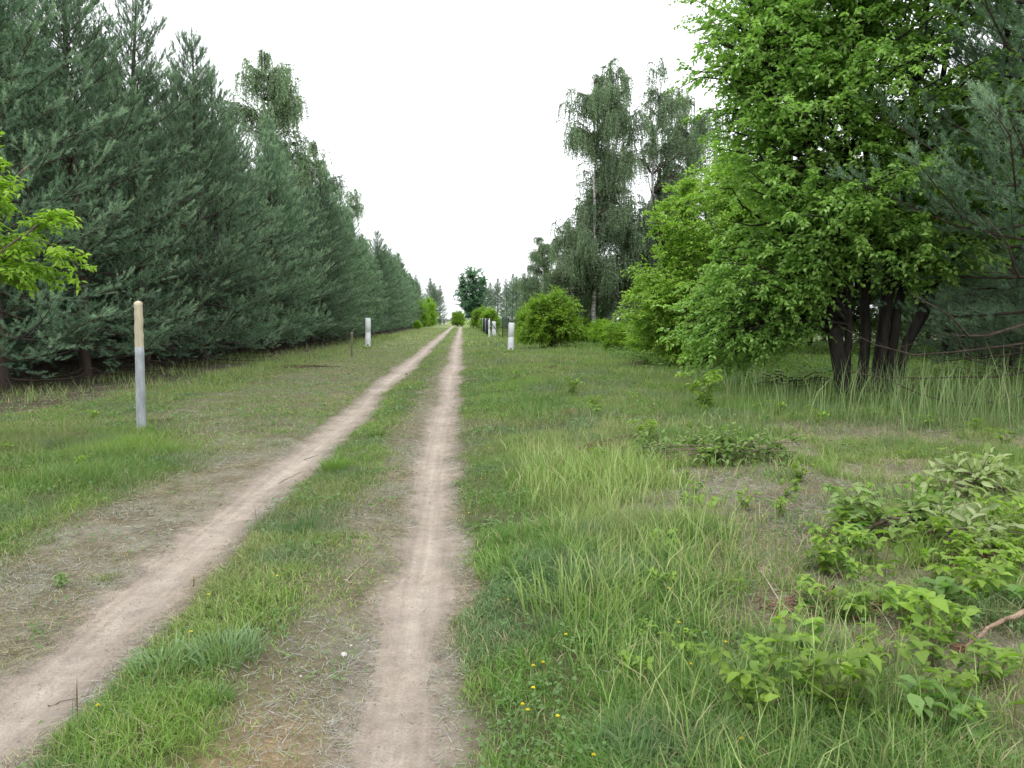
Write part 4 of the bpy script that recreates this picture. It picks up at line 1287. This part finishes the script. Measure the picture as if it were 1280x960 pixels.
tubes(m, PP, np.array([.0022, .0018, .0008])[None].repeat(n, 0), 4, np.array([.25, .13, .09])); m.build('frayed_fibres', M_straw, t)


def stick(pts, rad, label, name='fallen_twig', mat=None, group='twigs lying loose on the ground', lift=.006):
    P = np.array([(*gp(a, b), 0) for a, b in pts], float)
    P[:, 2] = [float(gh(a, b)) + lift + rad for a, b, _ in P]
    o0 = P[0].copy(); P -= o0
    if len(P) > 2:
        tt = np.linspace(0, len(P) - 1, 3 * len(P)); P = np.stack([np.interp(tt, range(len(P)), P[:, i]) for i in range(3)], -1)
        P += rs(len(label)).normal(0, .003, P.shape)
    m = MB(); tubes(m, P, np.linspace(rad, rad * .4, len(P)), 5)
    o = m.build(name, mat or M_bark_grey, None, smooth=True, loc=tuple(o0))
    tag(o, label, 'twig', group)


M_paletwig = noise_mat('pale_dry_twig', (.30, .24, .17), (.5, .43, .33), 20, bump=.2)
stick([(432, 730), (447, 712), (462, 700)], .0035, 'pale forked twig beside the right wheel track, upright arm', mat=M_paletwig)
stick([(428, 728), (445, 731), (463, 727)], .003, 'pale twig end lying flat beside the right wheel track', mat=M_paletwig)
stick([(348, 600), (362, 594), (376, 588)], .0035, 'dark twig lying across the left wheel track')
stick([(380, 571), (398, 565)], .004, 'short dark twig farther up the left wheel track')
stick([(60, 875), (80, 872), (112, 868)], .003, 'thin dark twig at the lower left end of the middle strip')
stick([(952, 738), (975, 780), (1005, 808)], .0035, 'long pale dry stalk leaning over the brown patch at lower right', mat=M_paletwig, lift=.05)
stick([(1040, 760), (1095, 790), (1120, 830)], .003, 'pale arching stalk left of the broken root', mat=M_paletwig, lift=.06)
stick([(1120, 640), (1160, 660), (1200, 672)], .004, 'grey stalk over the wilting cut branches', mat=M_paletwig, lift=.15)

# pebbles
def pebble(px, py, s, label, seed):
    import bmesh
    x, y = gp(px, py)
    bm = bmesh.new(); bmesh.ops.create_icosphere(bm, subdivisions=2, radius=1)
    r = random.Random(seed)
    for v_ in bm.verts:
        f = 1 + r.uniform(-.12, .12); v_.co = (v_.co.x * s * f, v_.co.y * s * .7 * f, v_.co.z * s * .42 * f)
    me = bpy.data.meshes.new('pebble'); bm.to_mesh(me); bm.free(); me.materials.append(M_stone)
    o = bpy.data.objects.new('pebble', me); C.objects.link(o); o.location = (x, y, float(gh(x, y)) + s * .22); o.rotation_euler[2] = seed
    tag(o, label, 'pebble', 'pebbles on the wheel tracks')


for (px, py, s, lab) in ((430, 817, .020, 'largest pale pebble at the left edge of the right wheel track'), (439, 805, .010, 'small pebble just above the largest pale one'),
                         (482, 723, .013, 'pale pebble in the middle of the right wheel track'), (376, 848, .008, 'tiny pebble on the scraped edge below the largest one'),
                         (460, 795, .006, 'tiny pebble right of the largest one'), (305, 557, .02, 'pale stone beside the far part of the left track'), (75, 577, .02, 'pale stone in the left grass')):
    pebble(px, py, s, lab, int(px) % 17)

# yellow flowers
M_yellow = foliage_mat('yellow_petals', .2, .5, .2)
def flower_mesh(petal, cen):
    a, b = MB(), MB()
    tubes(a, [(0, 0, 0), (.004, .002, .5), (.01, 0, 1.0)], [.0016, .0014, .0012], 4, np.array([.15, .22, .07]))
    n = 11; an = np.arange(n) * 6.283 / n
    leaves(b, np.repeat([[.01, 0, 1.0]], n, 0), np.stack([np.cos(an), np.sin(an), np.full(n, .35)], -1), np.repeat([[0, 0, 1.]], n, 0), .012, .008, np.array(petal))
    leaves(b, np.repeat([[.01, 0, 1.003]], n, 0), np.stack([np.cos(an + .3), np.sin(an + .3), np.full(n, .9)], -1), np.repeat([[0, 0, 1.]], n, 0), .008, .006, np.array(cen))
    return a, b


t = None
FL = ((600, 596, .14), (612, 558, .10), (637, 748, .12), (681, 826, .13), (656, 880, .12), (663, 886, .11), (708, 790, .15), (668, 860, .12), (838, 732, .14), (850, 775, .14),
      (861, 828, .12), (923, 918, .11), (124, 880, .06), (242, 790, .08), (262, 742, .08), (348, 719, .07), (668, 830, .1), (700, 895, .1), (745, 940, .1), (945, 850, .1), (905, 800, .12), (586, 640, .08), (690, 615, .16))
for (px, py, h) in FL:
    x, y = gp(px, py + 2)
    # the head, not the root, is what the picture shows at that place: step nearer along the ground for the stem height
    k = EYE / (EYE - h - float(gh(x, y))); x, y = x / k, y / k
    mid_ = px < 500
    lab = 'yellow flower head on a short stem in the middle strip' if mid_ else 'small yellow flower on a thin stem in the right verge grass'
    grp = 'yellow flowers of the middle strip' if mid_ else 'yellow flowers of the right verge'
    if t is None:
        t = empty('yellow_flower', x, y, None, 0, lab, 'flower', grp)
        a, b = flower_mesh((.78, .66, .02), (.8, .62, .03)); s_ = a.build('stem', M_grass, t); h_ = b.build('flower_head', M_yellow, t)
        t.scale = (1.0, 1.0, h); src = t
        h_.location = (0, 0, 0)
    else:
        c = copy_tree(src, x, y, px, 1.0, lab, grp, sz=h)
for o in list(C.objects):
    if o.name.startswith('flower_head'):            # keep heads round although the stem length varies
        s = o.parent.scale[2]; o.scale = (.75, .75, .75 / s); o.location = (.0025, 0, 1.0 - .75 / s)

# blue-green grass clumps and dry stalks in the middle strip
def clump(px, py, h, rad, n, ca, cb, label, name='grass_clump', w=.004, seed=1, lean=(.1, .9), cat='grass clump'):
    x, y = gp(px, py); r = rs(seed)
    m = MB(); a = r.uniform(0, 6.283, n); q = rad * np.sqrt(r.rand(n)) * .7
    gx_, gy_ = x + q * np.cos(a), y + q * np.sin(a)
    col = mixc(np.array(ca), np.array(cb), r.rand(n))
    blades(m, gx_, gy_, h * r.uniform(.55, 1.1, n), w * r.uniform(.7, 1.3, n), r.uniform(*lean, n), a + r.normal(0, .5, n), col, r, 2)
    z0 = float(gh(x, y))
    for k in range(len(m.V)): m.V[k] = m.V[k] - np.array([x, y, z0], np.float32)
    o = m.build(name, M_grass, None, loc=(x, y, z0)); tag(o, label, cat, 'grass clumps along the track')


clump(205, 838, .12, .19, 190, (.17, .28, .12), (.27, .38, .20), 'blue-green tuft with flat blades in the middle strip, left of the two', seed=2, w=.0055)
clump(285, 832, .14, .22, 240, (.17, .28, .12), (.27, .38, .20), 'blue-green tuft with flat blades in the middle strip, right of the two', seed=3, w=.0055)
clump(270, 885, .08, .10, 160, (.09, .18, .06), (.16, .26, .08), 'small darker green tuft below the two blue-green ones', seed=4)
clump(420, 590, .20, .20, 240, (.13, .24, .04), (.20, .32, .07), 'fresh green tall tuft beside the left track near the dark twig', seed=5)
clump(375, 670, .12, .16, 240, (.07, .15, .05), (.12, .21, .07), 'dark green low tuft in the middle strip', seed=6)
clump(90, 600, .17, .55, 300, (.18, .28, .06), (.25, .35, .10), 'fresh yellow-green tall tuft in the left verge', seed=7)
clump(175, 575, .10, .45, 200, (.17, .26, .06), (.23, .31, .09), 'lower fresh green tuft in front of the tan-topped post', seed=8)
clump(470, 548, .14, .15, 160, (.12, .2, .04), (.18, .28, .07), 'small fresh tuft between the tracks farther up', seed=12)
clump(725, 765, .32, .5, 170, (.19, .29, .07), (.29, .37, .13), 'tall bright green tuft in the right verge', seed=9, w=.006, lean=(.05, .8))
clump(640, 720, .16, .3, 130, (.14, .25, .06), (.22, .32, .10), 'bright tuft close to the right wheel track', seed=10, w=.006)
clump(1150, 790, .30, .08, 26, (.24, .36, .10), (.3, .42, .16), 'few pale arching blades above the broken root', seed=11, w=.007, lean=(.6, 1.4))
for (px, py, rad_, n, lab) in ((178, 543, .16, 110, 'grass growing round the foot of the tan-topped post'), (460, 436, .35, 160, 'grass round the foot of the left white slab'), (638, 442, .35, 160, 'grass round the foot of the leaning white slab')):
    clump(px, py, .13 if px < 200 else .2, rad_, n, (.16, .25, .06), (.24, .33, .1), lab, seed=px, w=.005 if px < 200 else .012)
for (px, py, h, n, lab) in ((326, 655, .20, 5, 'dark dry seed stalks standing at the edge of the left wheel track'), (86, 900, .18, 3, 'thin dark stalks at the lower left of the middle strip'),
                            (235, 730, .10, 3, 'tiny dark seed stalks left of the middle strip'), (170, 945, .12, 4, 'dark stalks at the bottom of the middle strip')):
    clump(px, py, h, .06, n, (.05, .04, .025), (.12, .08, .05), lab, name='dry_stalk', w=.0045, seed=int(px), lean=(.02, .25), cat='dry stalks')
